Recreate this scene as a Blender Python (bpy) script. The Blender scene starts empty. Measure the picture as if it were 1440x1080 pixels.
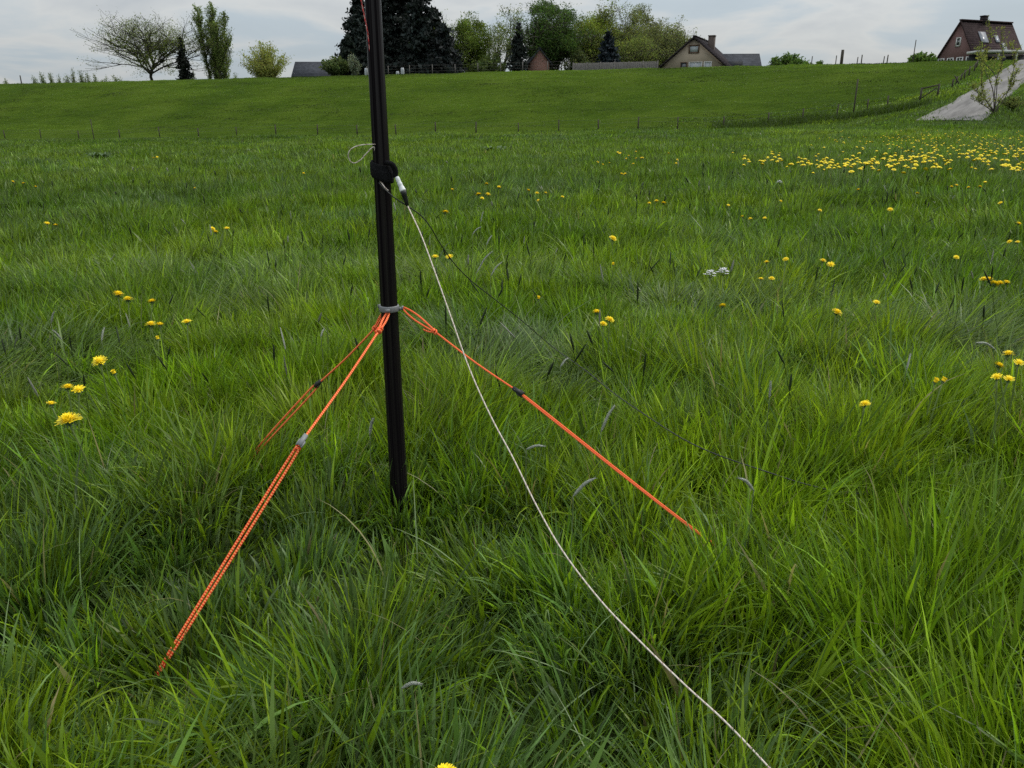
import bpy, math, random
import numpy as np
from mathutils import Vector, Matrix

rng = np.random.default_rng(7)
random.seed(7)
sc = bpy.context.scene
COL = sc.collection
R = math.radians

# ------------------------------------------------------------------ camera
F = 1080.0                      # focal length in pixels of the 1440 px photograph
HOR = 165.0                     # row of the true horizon
PITCH = math.atan((540 - HOR) / F)
CP, SP = math.cos(PITCH), math.sin(PITCH)
CAMZ = 0.9
cam_d = bpy.data.cameras.new('camera')
cam = bpy.data.objects.new('camera', cam_d)
COL.objects.link(cam)
cam_d.sensor_width = 36.0
cam_d.lens = F / 1440 * 36
cam_d.clip_start = 0.02
cam_d.clip_end = 9000
cam.location = (0, 0, CAMZ)
cam.rotation_euler = (math.pi / 2 - PITCH, 0, 0)
sc.camera = cam

def ray(px, py):
    a = (px - 720) / F
    b = (540 - py) / F
    return Vector((a, CP + b * SP, -SP + b * CP))

def at(px, py, Y):
    d = ray(px, py)
    return Vector((0, 0, CAMZ)) + d * (Y / d.y)

def at_z(px, py, z):
    d = ray(px, py)
    return Vector((0, 0, CAMZ)) + d * ((z - CAMZ) / d.z)

def depth(p):
    return p[1] * CP - (p[2] - CAMZ) * SP

# ------------------------------------------------------------------ noise / terrain
def _hash(ix, iy, seed):
    h = (ix.astype(np.int64) * 374761393 + iy.astype(np.int64) * 668265263 + seed * 974711) & 0x7fffffff
    h = ((h ^ (h >> 13)) * 1274126177) & 0x7fffffff
    h = (h ^ (h >> 16)) & 0xffff
    return h / 65535.0

def noise(x, y, seed=0):
    x = np.asarray(x, float); y = np.asarray(y, float)
    ix = np.floor(x); iy = np.floor(y)
    fx = x - ix; fy = y - iy
    fx = fx * fx * (3 - 2 * fx); fy = fy * fy * (3 - 2 * fy)
    a = _hash(ix, iy, seed); b = _hash(ix + 1, iy, seed)
    c = _hash(ix, iy + 1, seed); d = _hash(ix + 1, iy + 1, seed)
    return (a * (1 - fx) + b * fx) * (1 - fy) + (c * (1 - fx) + d * fx) * fy

def fbm(x, y, seed=0, n=3):
    s = 0; amp = 1; tot = 0
    for k in range(n):
        s = s + amp * noise(x * 2 ** k, y * 2 ** k, seed + k)
        tot += amp; amp *= .5
    return s / tot

EV = np.array((0.395, 0.919)); EU = np.array((0.919, -0.395))
V0 = 68.9
CREST = 6.22
RP0 = np.array((28.6, 52.5)); RP1 = np.array((51.0, 80.6))
RL = float(np.hypot(*(RP1 - RP0))); RD = (RP1 - RP0) / RL
RZ0, RZ1 = 0.77, 6.22

def vcoord(x, y):
    return EV[0] * x + EV[1] * y - V0

def road_td(x, y):
    dx = x - RP0[0]; dy = y - RP0[1]
    return dx * RD[0] + dy * RD[1], -dx * RD[1] + dy * RD[0]   # along, lateral (left +)

def road_z(t):
    s = np.clip(t / RL, -1, 1)
    return np.where(t < 0, RZ0 + .13 * t, RZ0 + (RZ1 - RZ0) * np.clip(s, 0, 1) ** .95)

def Z(x, y):
    x = np.asarray(x, float); y = np.asarray(y, float)
    xc = np.clip(x, -120, 60); yc = np.clip(y, -40, 110)
    base = .018 * xc - .006 * yc
    r = np.hypot(x, y)
    base = base + (fbm(x * 1.6, y * 1.6, 3, 2) - .5) * .09 * np.clip(1.5 - r / 12, 0, 1)
    base = base + (fbm(x * .16, y * .16, 5, 3) - .5) * .5 * np.clip((r - 6) / 20, 0, 1)
    v = vcoord(x, y)
    t = np.clip(v / 25.0, 0, 1)
    p = .6 * t + .4 * t * t * (3 - 2 * t)
    back = np.clip((v - 25) * .05, 0, .7)
    terr = (fbm(x * .4, v * .8, 9, 3) - .5) * .42 * np.clip(v / 4, 0, 1) * np.clip((27 - v) / 4, 0, 1)
    z = base * (1 - p) + CREST * p - back + terr
    tt, d = road_td(x, y)
    e = np.where(d > 0, np.clip(d - 2.6, 0, None) * .24, np.clip(-d - 2.6, 0, None) * .42)
    rz = road_z(tt) - e - np.clip(tt - RL - 2, 0, None) * .06
    k = .35
    h = np.clip(.5 + .5 * (rz - z) / k, 0, 1)
    z = z * (1 - h) + rz * h + k * h * (1 - h) * np.where((np.abs(d) < 2.6), 0, 1)
    return z

def Zs(x, y):
    return float(Z(np.array([x]), np.array([y]))[0])

def hit(px, py, h=0.0, ymin=.4, ymax=140):
    """first point of the ray through a pixel that lies h above the terrain"""
    d = ray(px, py)
    Y = np.geomspace(ymin, ymax, 1500)
    X = d.x / d.y * Y; ZZ = CAMZ + d.z / d.y * Y
    diff = ZZ - Z(X, Y) - h
    k = np.argmax(diff < 0)
    if not (diff < 0).any():
        return None
    k = max(k, 1)
    w = diff[k - 1] / (diff[k - 1] - diff[k] + 1e-9)
    yy = Y[k - 1] + (Y[k] - Y[k - 1]) * w
    return Vector((d.x / d.y * yy, yy, CAMZ + d.z / d.y * yy))

# ------------------------------------------------------------------ object helpers
def tag(o, label=None, cat=None, group=None, kind=None):
    if label: o['label'] = label
    if cat: o['category'] = cat
    if group: o['group'] = group
    if kind: o['kind'] = kind
    return o

def empty(name, loc, rz=0.0):
    o = bpy.data.objects.new(name, None)
    o.empty_display_size = .1
    o.location = loc
    o.rotation_euler = (0, 0, rz)
    COL.objects.link(o)
    return o

def mesh_arrays(name, verts, loops, totals, mats, colors=None, midx=None, smooth=False, uv=None):
    me = bpy.data.meshes.new(name)
    nv = len(verts); nl = len(loops); nf = len(totals)
    me.vertices.add(nv); me.loops.add(nl); me.polygons.add(nf)
    me.vertices.foreach_set('co', np.asarray(verts, np.float32).ravel())
    me.loops.foreach_set('vertex_index', np.asarray(loops, np.int32))
    starts = np.concatenate(([0], np.cumsum(totals)[:-1])).astype(np.int32)
    me.polygons.foreach_set('loop_start', starts)
    if midx is not None:
        me.polygons.foreach_set('material_index', np.asarray(midx, np.int32))
    if smooth:
        me.polygons.foreach_set('use_smooth', np.ones(nf, bool))
    if not isinstance(mats, (list, tuple)): mats = [mats]
    for m in mats: me.materials.append(m)
    if colors is not None:
        at_ = me.attributes.new('tint', 'FLOAT_COLOR', 'POINT')
        c = np.ones((nv, 4), np.float32); c[:, :3] = colors
        at_.data.foreach_set('color', c.ravel())
    if uv is not None:
        l = me.uv_layers.new(name='UVMap')
        l.data.foreach_set('uv', np.asarray(uv, np.float32)[np.asarray(loops)].ravel())
    me.update(calc_edges=True)
    me.validate()
    return me

class MB:
    """collects shapes into one mesh"""
    def __init__(self):
        self.v = []; self.f = []; self.uv = []; self.mi = []; self.cur = 0
    def add(self, vs, fs, uvs=None):
        b = len(self.v)
        self.v += [tuple(v) for v in vs]
        self.uv += list(uvs) if uvs is not None else [(0, 0)] * len(vs)
        self.f += [tuple(b + i for i in f) for f in fs]
        self.mi += [self.cur] * len(fs)
    def box(self, c, s, rz=0.0, taper=1.0):
        x, y, z = s[0] / 2, s[1] / 2, s[2] / 2
        vs = []
        cr, sr = math.cos(rz), math.sin(rz)
        for k, (i, j) in [(k, ij) for k in (-1, 1) for ij in ((-1, -1), (1, -1), (1, 1), (-1, 1))]:
            t = taper if k > 0 else 1
            X, Y = i * x * t, j * y * t
            vs.append((c[0] + X * cr - Y * sr, c[1] + X * sr + Y * cr, c[2] + k * z))
        self.add(vs, [(3, 2, 1, 0), (4, 5, 6, 7), (0, 1, 5, 4), (1, 2, 6, 5), (2, 3, 7, 6), (3, 0, 4, 7)])
    def prism(self, poly, vec):
        """polygon of 3-D points swept by vec"""
        n = len(poly); vec = Vector(vec)
        vs = [Vector(p) for p in poly] + [Vector(p) + vec for p in poly]
        fs = [tuple(range(n - 1, -1, -1)), tuple(range(n, 2 * n))]
        fs += [(i, (i + 1) % n, n + (i + 1) % n, n + i) for i in range(n)]
        self.add(vs, fs)
    def tube(self, pts, rad, n=8, cap=True):
        pts = [Vector(p) for p in pts]
        if not isinstance(rad, (list, tuple, np.ndarray)): rad = [rad] * len(pts)
        tan = []
        for i in range(len(pts)):
            a = pts[max(i - 1, 0)]; b = pts[min(i + 1, len(pts) - 1)]
            t = (b - a)
            tan.append(t.normalized() if t.length > 1e-9 else Vector((0, 0, 1)))
        up = Vector((0, 0, 1)) if abs(tan[0].z) < .9 else Vector((1, 0, 0))
        nx = tan[0].cross(up).normalized()
        vs = []; uvs = []; L = 0
        for i, p in enumerate(pts):
            if i: L += (p - pts[i - 1]).length
            nx = (nx - tan[i] * nx.dot(tan[i])).normalized()
            ny = tan[i].cross(nx)
            for k in range(n):
                a = 2 * math.pi * k / n
                vs.append(p + (nx * math.cos(a) + ny * math.sin(a)) * rad[i])
                uvs.append((L, k / n))
        fs = []
        for i in range(len(pts) - 1):
            for k in range(n):
                k2 = (k + 1) % n
                fs.append((i * n + k, i * n + k2, (i + 1) * n + k2, (i + 1) * n + k))
        if cap:
            fs.append(tuple(range(n - 1, -1, -1)))
            fs.append(tuple((len(pts) - 1) * n + k for k in range(n)))
        self.add(vs, fs, uvs)
    def lathe(self, prof, c, n=16, axis=None):
        """profile of (radius, height) round a vertical axis at c"""
        vs = []; fs = []
        for r, h in prof:
            for k in range(n):
                a = 2 * math.pi * k / n
                vs.append((c[0] + r * math.cos(a), c[1] + r * math.sin(a), c[2] + h))
        for i in range(len(prof) - 1):
            for k in range(n):
                k2 = (k + 1) % n
                fs.append((i * n + k, i * n + k2, (i + 1) * n + k2, (i + 1) * n + k))
        self.add(vs, fs)
    def mesh(self, name, mats, smooth=False):
        loops = [i for f in self.f for i in f]
        tot = [len(f) for f in self.f]
        return mesh_arrays(name, np.array(self.v), loops, tot, mats, midx=self.mi, smooth=smooth, uv=np.array(self.uv))
    def build(self, name, mats, parent=None, smooth=False, loc=None):
        o = bpy.data.objects.new(name, self.mesh(name, mats, smooth))
        COL.objects.link(o)
        if parent: o.parent = parent
        if loc is not None: o.location = loc
        return o

def smooth_path(pts, n=8):
    """Catmull-Rom through points"""
    P = [Vector(p) for p in pts]
    P = [P[0] * 2 - P[1]] + P + [P[-1] * 2 - P[-2]]
    out = []
    for i in range(1, len(P) - 2):
        for k in range(n):
            t = k / n
            a, b, c, d = P[i - 1], P[i], P[i + 1], P[i + 2]
            out.append(.5 * ((2 * b) + (c - a) * t + (2 * a - 5 * b + 4 * c - d) * t * t + (3 * b - a - 3 * c + d) * t ** 3))
    out.append(P[-2])
    return out

# ------------------------------------------------------------------ materials
def new_mat(name):
    m = bpy.data.materials.new(name); m.use_nodes = True
    nt = m.node_tree
    b = nt.nodes['Principled BSDF']
    return m, nt, b

def mat(name, c, rough=.7, var=.25, scale=8.0, bump=0.0, bscale=None, spec=.4, metal=0.0, stretch=(1, 1, 1), c2=None):
    m, nt, b = new_mat(name)
    N, L = nt.nodes, nt.links
    tc = N.new('ShaderNodeTexCoord'); mp = N.new('ShaderNodeMapping'); mp.inputs['Scale'].default_value = stretch
    L.new(tc.outputs['Object'], mp.inputs[0])
    ns = N.new('ShaderNodeTexNoise'); ns.inputs['Scale'].default_value = scale; ns.inputs['Detail'].default_value = 5
    L.new(mp.outputs[0], ns.inputs['Vector'])
    rp = N.new('ShaderNodeValToRGB')
    lo = [x * (1 - var) for x in c]; hi = [min(1, x * (1 + var)) for x in c] if c2 is None else c2
    rp.color_ramp.elements[0].color = (*lo, 1); rp.color_ramp.elements[1].color = (*hi, 1)
    rp.color_ramp.elements[0].position = .32; rp.color_ramp.elements[1].position = .68
    L.new(ns.outputs[0], rp.inputs[0]); L.new(rp.outputs[0], b.inputs['Base Color'])
    b.inputs['Roughness'].default_value = rough
    b.inputs['Specular IOR Level'].default_value = spec
    b.inputs['Metallic'].default_value = metal
    if bump:
        n2 = N.new('ShaderNodeTexNoise'); n2.inputs['Scale'].default_value = bscale or scale * 3; n2.inputs['Detail'].default_value = 4
        L.new(mp.outputs[0], n2.inputs['Vector'])
        bp = N.new('ShaderNodeBump'); bp.inputs['Strength'].default_value = bump; bp.inputs['Distance'].default_value = .02
        L.new(n2.outputs[0], bp.inputs['Height']); L.new(bp.outputs[0], b.inputs['Normal'])
    return m

def leaf_mat(name, trans=.35, rough=.5, spec=.35, tmul=(1.25, 1.3, .8)):
    m, nt, b = new_mat(name)
    N, L = nt.nodes, nt.links
    at_ = N.new('ShaderNodeAttribute'); at_.attribute_name = 'tint'
    L.new(at_.outputs['Color'], b.inputs['Base Color'])
    b.inputs['Roughness'].default_value = rough
    b.inputs['Specular IOR Level'].default_value = spec
    tr = N.new('ShaderNodeBsdfTranslucent')
    mu = N.new('ShaderNodeVectorMath'); mu.operation = 'MULTIPLY'; mu.inputs[1].default_value = tmul
    L.new(at_.outputs['Color'], mu.inputs[0]); L.new(mu.outputs[0], tr.inputs['Color'])
    mx = N.new('ShaderNodeMixShader'); mx.inputs[0].default_value = trans
    L.new(b.outputs[0], mx.inputs[1]); L.new(tr.outputs[0], mx.inputs[2])
    L.new(mx.outputs[0], N['Material Output'].inputs['Surface'])
    return m

M_GRASS = leaf_mat('grass_blades', .40, .40, .26)
M_LEAF = leaf_mat('tree_leaves', .5, .7, .1)
M_NEEDLE = leaf_mat('conifer_needles', .08, .7, .15)
M_BARK = mat('bark', (.055, .045, .035), .9, .4, 3, .6, 10)
M_BARKD = mat('bark_dark', (.03, .026, .022), .9, .4, 3, .6, 10)
M_WOODD = mat('old_wood', (.05, .042, .03), .9, .4, 6, .3)
M_WOODG = mat('weathered_wood', (.13, .12, .11), .9, .35, 4, .3, stretch=(3, 3, 1))

def ground_mat(name, cols, s1, stretch, bump):
    m, nt, b = new_mat(name); N, L = nt.nodes, nt.links
    tc = N.new('ShaderNodeTexCoord'); mp = N.new('ShaderNodeMapping')
    mp.inputs['Rotation'].default_value = (0, 0, R(23.3)); mp.inputs['Scale'].default_value = stretch
    L.new(tc.outputs['Object'], mp.inputs[0])
    n1 = N.new('ShaderNodeTexNoise'); n1.inputs['Scale'].default_value = s1; n1.inputs['Detail'].default_value = 8; n1.inputs['Roughness'].default_value = .65
    L.new(mp.outputs[0], n1.inputs['Vector'])
    n2 = N.new('ShaderNodeTexNoise'); n2.inputs['Scale'].default_value = .12; n2.inputs['Detail'].default_value = 3
    L.new(tc.outputs['Object'], n2.inputs['Vector'])
    ad = N.new('ShaderNodeMath'); ad.operation = 'MULTIPLY_ADD'; ad.inputs[1].default_value = .55
    L.new(n2.outputs[0], ad.inputs[0])
    sb = N.new('ShaderNodeMath'); sb.operation = 'MULTIPLY'; sb.inputs[1].default_value = .5
    L.new(n1.outputs[0], sb.inputs[0]); L.new(sb.outputs[0], ad.inputs[2])
    rp = N.new('ShaderNodeValToRGB'); rp.color_ramp.elements[0].position = .42; rp.color_ramp.elements[1].position = .64
    rp.color_ramp.elements[0].color = (*cols[0], 1); rp.color_ramp.elements[1].color = (*cols[2], 1)
    e = rp.color_ramp.elements.new(.52); e.color = (*cols[1], 1)
    L.new(ad.outputs[0], rp.inputs[0]); L.new(rp.outputs[0], b.inputs['Base Color'])
    b.inputs['Roughness'].default_value = 1; b.inputs['Specular IOR Level'].default_value = .02
    bp = N.new('ShaderNodeBump'); bp.inputs['Strength'].default_value = bump; bp.inputs['Distance'].default_value = .25
    L.new(n1.outputs[0], bp.inputs['Height']); L.new(bp.outputs[0], b.inputs['Normal'])
    return m

M_GROUND = ground_mat('meadow_soil_and_thatch', ((.022, .032, .009), (.032, .052, .010), (.05, .08, .013)), 1.2, (1, 1, 1), .5)
M_DIKE = ground_mat('dike_turf', ((.032, .059, .006), (.043, .075, .0065), (.060, .094, .010)), 2.0, (.10, 1.5, 1.5), 1.0)
M_ROAD = mat('gravel_track', (.145, .137, .130), 1, .36, 1.3, .6, 9, stretch=(.16, 1.5, 1))

# ------------------------------------------------------------------ world and sun
SUN_EL, SUN_AZ = R(52), R(62)        # azimuth clockwise from +Y
w = bpy.data.worlds.new('World'); sc.world = w; w.use_nodes = True
N, L = w.node_tree.nodes, w.node_tree.links
bg = N['Background']
sky = N.new('ShaderNodeTexSky'); sky.sky_type = 'NISHITA'; sky.sun_disc = False
sky.sun_elevation = SUN_EL; sky.sun_rotation = SUN_AZ
sky.air_density = 1.0; sky.dust_density = 2.0
tc = N.new('ShaderNodeTexCoord')
sx = N.new('ShaderNodeSeparateXYZ'); L.new(tc.outputs['Generated'], sx.inputs[0])
zz = N.new('ShaderNodeMath'); zz.operation = 'MAXIMUM'; zz.inputs[1].default_value = 0.0; L.new(sx.outputs[2], zz.inputs[0])
za = N.new('ShaderNodeMath'); za.operation = 'ADD'; za.inputs[1].default_value = .17; L.new(zz.outputs[0], za.inputs[0])
dx = N.new('ShaderNodeMath'); dx.operation = 'DIVIDE'; L.new(sx.outputs[0], dx.inputs[0]); L.new(za.outputs[0], dx.inputs[1])
dy = N.new('ShaderNodeMath'); dy.operation = 'DIVIDE'; L.new(sx.outputs[1], dy.inputs[0]); L.new(za.outputs[0], dy.inputs[1])
cb = N.new('ShaderNodeCombineXYZ'); L.new(dx.outputs[0], cb.inputs[0]); L.new(dy.outputs[0], cb.inputs[1])
cn = N.new('ShaderNodeTexNoise'); cn.inputs['Scale'].default_value = 1.15; cn.inputs['Detail'].default_value = 7
cn.inputs['Roughness'].default_value = .52; cn.inputs['Distortion'].default_value = .35
L.new(cb.outputs[0], cn.inputs['Vector'])
cr = N.new('ShaderNodeValToRGB')
E = cr.color_ramp.elements
E[0].position = .32; E[0].color = (5.0, 5.75, 6.3, 1)
E[1].position = .70; E[1].color = (5.2, 5.55, 5.9, 1)
e = E.new(.43); e.color = (5.3, 6.05, 6.6, 1)
e = E.new(.53); e.color = (6.8, 7.0, 7.0, 1)
L.new(cn.outputs[0], cr.inputs[0])
mx = N.new('ShaderNodeMixRGB'); mx.inputs[0].default_value = .88
L.new(sky.outputs[0], mx.inputs[1]); L.new(cr.outputs[0], mx.inputs[2])
lz = N.new('ShaderNodeMath'); lz.operation = 'MULTIPLY_ADD'; lz.inputs[1].default_value = 2.0; lz.inputs[2].default_value = .92; L.new(zz.outputs[0], lz.inputs[0])
ov = N.new('ShaderNodeVectorMath'); ov.operation = 'SCALE'; L.new(mx.outputs[0], ov.inputs[0]); L.new(lz.outputs[0], ov.inputs['Scale'])
L.new(ov.outputs[0], bg.inputs['Color']); bg.inputs['Strength'].default_value = .085

sd = bpy.data.lights.new('sun', 'SUN'); sd.energy = 2.1; sd.angle = R(11); sd.color = (1, .95, .87)
so = bpy.data.objects.new('sun', sd); COL.objects.link(so)
sdir = Vector((math.sin(SUN_AZ) * math.cos(SUN_EL), math.cos(SUN_AZ) * math.cos(SUN_EL), math.sin(SUN_EL)))
so.rotation_euler = sdir.to_track_quat('Z', 'Y').to_euler()
so.location = (20, 10, 40)

sc.view_settings.view_transform = 'Standard'
sc.view_settings.look = 'None'
sc.view_settings.exposure = 0.0
sc.view_settings.gamma = 1.0
sc.render.engine = 'CYCLES'
sc.cycles.max_bounces = 6
sc.cycles.diffuse_bounces = 3
sc.cycles.transmission_bounces = 4
sc.cycles.use_denoising = False

# ------------------------------------------------------------------ ground, dike, road
def axis(near, d0, grow, dmax, far, fargrow=1.35):
    out = [0.0]; d = d0
    while out[-1] < far:
        if out[-1] > near: d = d * grow
        lim = dmax if out[-1] < 110 else 1e9
        if out[-1] > 110: d *= fargrow
        d = min(d, lim)
        out.append(out[-1] + d)
    return np.array(out)

ua = axis(3, .13, 1.06, 1.0, 4000)
us = np.concatenate((-ua[:0:-1], ua))
va = axis(4, .13, 1.05, 1.0, 68.9)
va = va * (68.9 / va[-1])
vneg = -axis(3, .13, 1.15, 30, 3000)[:0:-1]
vs_ground = np.concatenate((vneg, va)) - V0
vs_dike = np.concatenate((np.arange(0, 40, .8), 40 + axis(0, 1.5, 1.2, 400, 5000)))

def sheet(name, us, vs, m):
    U, V = np.meshgrid(us, vs)
    x = EU[0] * U + EV[0] * (V + V0); y = EU[1] * U + EV[1] * (V + V0)
    z = Z(x, y)
    P = np.stack((x, y, z), -1).reshape(-1, 3)
    nu, nv = len(us), len(vs)
    i = (np.arange(nv - 1)[:, None] * nu + np.arange(nu - 1)[None, :]).ravel()
    q = np.stack((i, i + 1, i + nu + 1, i + nu), 1)
    me = mesh_arrays(name, P, q.ravel(), np.full(len(q), 4), m, smooth=True)
    o = bpy.data.objects.new(name, me); COL.objects.link(o)
    tag(o, kind='structure')
    return o
tag(sheet('meadow', us, vs_ground, M_GROUND), 'flat green hay meadow in front of the grassy dike')
tag(sheet('dike', us, vs_dike, M_DIKE), 'grass covered dike slope closing off the far side of the meadow')

mb = MB()
ts = np.linspace(-.6, RL + 14, 60); ds = np.linspace(-1.5, 1.5, 9)
vv = []; ff = []
for i, t in enumerate(ts):
    for j, d in enumerate(ds):
        wv = 1 + .12 * (float(noise(np.array([t * .9]), np.array([float(d > 0)]), 5)[0]) - .5) + .04 * math.sin(t * .7) + (.45 * math.exp(-max(t, 0) / 4) if d > 0 else .12 * max(0, 1 - t / 4))
        dd = d * wv
        x = RP0[0] + RD[0] * t - RD[1] * dd; y = RP0[1] + RD[1] * t + RD[0] * dd
        vv.append((t, dd, max(Zs(x, y), float(road_z(np.array(t))) - max(0, t - RL - 2) * .06) + .05 - .02 * abs(d)))
for i in range(len(ts) - 1):
    for j in range(len(ds) - 1):
        a = i * len(ds) + j
        ff.append((a + 1, a, a + len(ds), a + len(ds) + 1))
mb.add(vv, ff)
ro = mb.build('road', M_ROAD, smooth=True); ro.location = (RP0[0], RP0[1], 0); ro.rotation_euler = (0, 0, math.atan2(RD[1], RD[0]))
tag(ro, 'pale gravel track climbing the dike at the right', kind='structure')

# ------------------------------------------------------------------ key points of the mast
PB = at(562, 705, 1.65)
PX, PY = PB.x, PB.y
POLE = Vector((PX, PY, 0))

# rope routes (world points)
G1 = [at(546, 440, PY - .02), at(533, 465, 1.58), at(425, 620, 1.30), at(283, 845, 1.10), at(224, 942, 1.03)]
G2 = [at(540, 438, PY + .01), at(527, 462, 1.67), at(447, 540, 1.75), at(378, 615, 1.82), at(352, 645, 1.85)]
G3 = [at(567, 433, PY), at(611, 466, 1.61), at(729, 551, 1.53), at(930, 710, 1.405), at(966, 737, 1.39)]
def into_ground(g):
    a, b = g[-2], g[-1]
    d = (b - a).normalized(); q = b.copy()
    while q.z > Zs(q.x, q.y) - .01 and (q - b).length < .25: q = q + d * .005
    g[-1] = q
for g in (G2, G3): into_ground(g)
G1[4] = hit(217, 955, .004); G1[3] = G1[2].lerp(G1[4], .72)
WIRE_PX = [(577, 293), (592, 330), (610, 378), (634, 445), (660, 518), (690, 585), (722, 645), (755, 712), (792, 776),
           (845, 845), (900, 902), (962, 962), (1020, 1015), (1082, 1080), (1120, 1125)]
WIRE = []
for i, (a, b) in enumerate(WIRE_PX):
    WIRE.append(at(a, b, 1.63 + (.742 - 1.63) * i / 13.0))
COAX = [at(533, 257, PY - .024), at(541, 266, PY - .03), at(556, 279, PY - .03), at(575, 291, 1.63), at(594, 305, 1.66), at(607, 322, 1.68),
        at(618, 341, 1.72), at(640, 372, 1.8), at(664, 396, 1.9), at(692, 418, 2.02), at(735, 452, 2.2), at(780, 490, 2.33),
        at_z(822, 520, .21), at_z(862, 552, .20), at_z(905, 582, .19), at_z(960, 617, .175), at_z(1010, 640, .16), at_z(1080, 664, .15), at_z(1130, 680, .125), at_z(1185, 692, .10), at_z(1260, 697, .05), at_z(1330, 699, .02)]

# ------------------------------------------------------------------ grass
GREEN = np.array([(.072, .140, .008), (.114, .195, .009), (.168, .250, .012), (.080, .144, .030), (.110, .176, .050)])

def blades(xy, L, wd, tilt0, curv, azim, twist, tint, K):
    n = len(xy)
    t = np.linspace(0, 1, K + 1)
    th = np.clip(tilt0[:, None] + curv[:, None] * t[None, :] ** 1.3, 0, R(112))
    thm = .5 * (th[:, 1:] + th[:, :-1])
    r = np.concatenate((np.zeros((n, 1)), np.cumsum(np.sin(thm), 1)), 1) * (L[:, None] / K)
    h = np.concatenate((np.zeros((n, 1)), np.cumsum(np.cos(thm), 1)), 1) * (L[:, None] / K)
    z0 = Z(xy[:, 0], xy[:, 1]) - .012
    h = np.maximum(h, .012 * t[None, :])
    ca, sa = np.cos(azim), np.sin(azim)
    X = xy[:, 0, None] + r * ca[:, None]; Y = xy[:, 1, None] + r * sa[:, None]; H = z0[:, None] + h
    sxv = -np.sin(azim + twist); syv = np.cos(azim + twist)
    prof = np.interp(t, (0, .25, .6, 1), (.65, 1, .85, 0))
    hw = .5 * wd[:, None] * prof[None, :]
    left = np.stack((X - sxv[:, None] * hw, Y - syv[:, None] * hw, H), -1)
    right = np.stack((X + sxv[:, None] * hw, Y + syv[:, None] * hw, H), -1)
    nv = 2 * K + 1
    V = np.empty((n, nv, 3), np.float32)
    V[:, 0:2 * K:2] = left[:, :K]; V[:, 1:2 * K:2] = right[:, :K]; V[:, 2 * K] = left[:, K]
    quad = []
    for k in range(K - 1):
        quad += [2 * k, 2 * k + 1, 2 * k + 3, 2 * k + 2]
    quad += [2 * K - 2, 2 * K - 1, 2 * K]
    tot = np.tile(np.array([4] * (K - 1) + [3]), n)
    loops = (np.array(quad)[None, :] + (np.arange(n) * nv)[:, None]).ravel()
    C = np.repeat(tint[:, None, :], nv, 1).reshape(-1, 3)
    return V.reshape(-1, 3), loops, tot, C

def sample_zone(y0, y1, rho, falloff, xm, xs, xcap=1e9):
    """random roots between two distances; density per square metre falls with distance squared"""
    nb = 60
    out = []
    edges = np.geomspace(y0, y1, nb + 1)
    for a, b in zip(edges[:-1], edges[1:]):
        m = .5 * (a + b)
        hwid = min(xs * m + xm, xcap)
        d = rho * min(1.0, (falloff / m) ** 2)
        n = rng.poisson(2 * hwid * (b - a) * d)
        out.append(np.stack((rng.uniform(-hwid, hwid, n), rng.uniform(a, b, n)), 1))
    return np.concatenate(out)

def seg_dist(P, a, b):
    a = np.array(a[:2]); b = np.array(b[:2]); d = b - a
    t = np.clip(((P - a) @ d) / (d @ d), 0, 1)
    return np.hypot(*(P - a - t[:, None] * d).T)

HOLE = hit(335, 800)
def hmul(P):
    x, y = P[:, 0], P[:, 1]
    h = .46 + .62 * fbm(x * 1.5 + 9, y * 1.5, 21, 3) + .42 * fbm(x * 5.5, y * 5.5, 23, 2)
    # trodden ground round the mast foot and in front of the pegs
    for c, rad, k in (((PX + .03, PY - .16), .32, .52), ((G1[4].x + .02, G1[4].y - .10), .13, .30), ((G1[3].x, G1[3].y - .1), .16, .30),
                      ((G3[3].x - .05, G3[3].y - .06), .16, .35), ((HOLE.x, HOLE.y), .13, .85), ((G2[3].x + .03, G2[3].y - .22), .25, .45)):
        d = np.hypot(x - c[0], y - c[1])
        h *= 1 - k * np.clip(1 - d / rad, 0, 1) ** .7
    for k in range(5, 8):
        d = np.hypot(x - WIRE[k].x, y - (WIRE[k].y - .06))
        h *= 1 - .25 * np.clip(1 - d / .15, 0, 1)
    return h

def tints(P, n):
    x, y = P[:, 0], P[:, 1]
    r = np.hypot(x, y)
    s = 1 / np.clip(r / 4, 1, 12)
    f = fbm(x * .9 + 3, y * .9, 31, 3) * np.clip(s * 1.4, 0, 1) + fbm(x * .12, y * .12, 35, 3) * (1 - np.clip(s * 1.4, 0, 1))
    k = np.clip((f - .25) / .5 * 2 + rng.normal(0, .55, n), 0, 1.999)
    i = k.astype(int); fr = (k - i)[:, None]
    c = GREEN[i] * (1 - fr) + GREEN[i + 1] * fr
    blue = (fbm(x * .7 - 5, y * .7 + 8, 41, 2) + rng.normal(0, .16, n)) > .71
    c[blue] = GREEN[3 + (rng.random(blue.sum()) > .5).astype(int)]
    c *= np.clip(rng.lognormal(0, .34, n), .42, 2.1)[:, None]
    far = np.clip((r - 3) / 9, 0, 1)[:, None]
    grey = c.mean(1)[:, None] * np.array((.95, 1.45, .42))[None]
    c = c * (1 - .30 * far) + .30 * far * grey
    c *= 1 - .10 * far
    straw = rng.random(n) < np.where(r < 4, .014, .002)
    c[straw] = np.array((.26, .23, .11)) * rng.uniform(.6, 1.1, straw.sum())[:, None]
    return c

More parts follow.
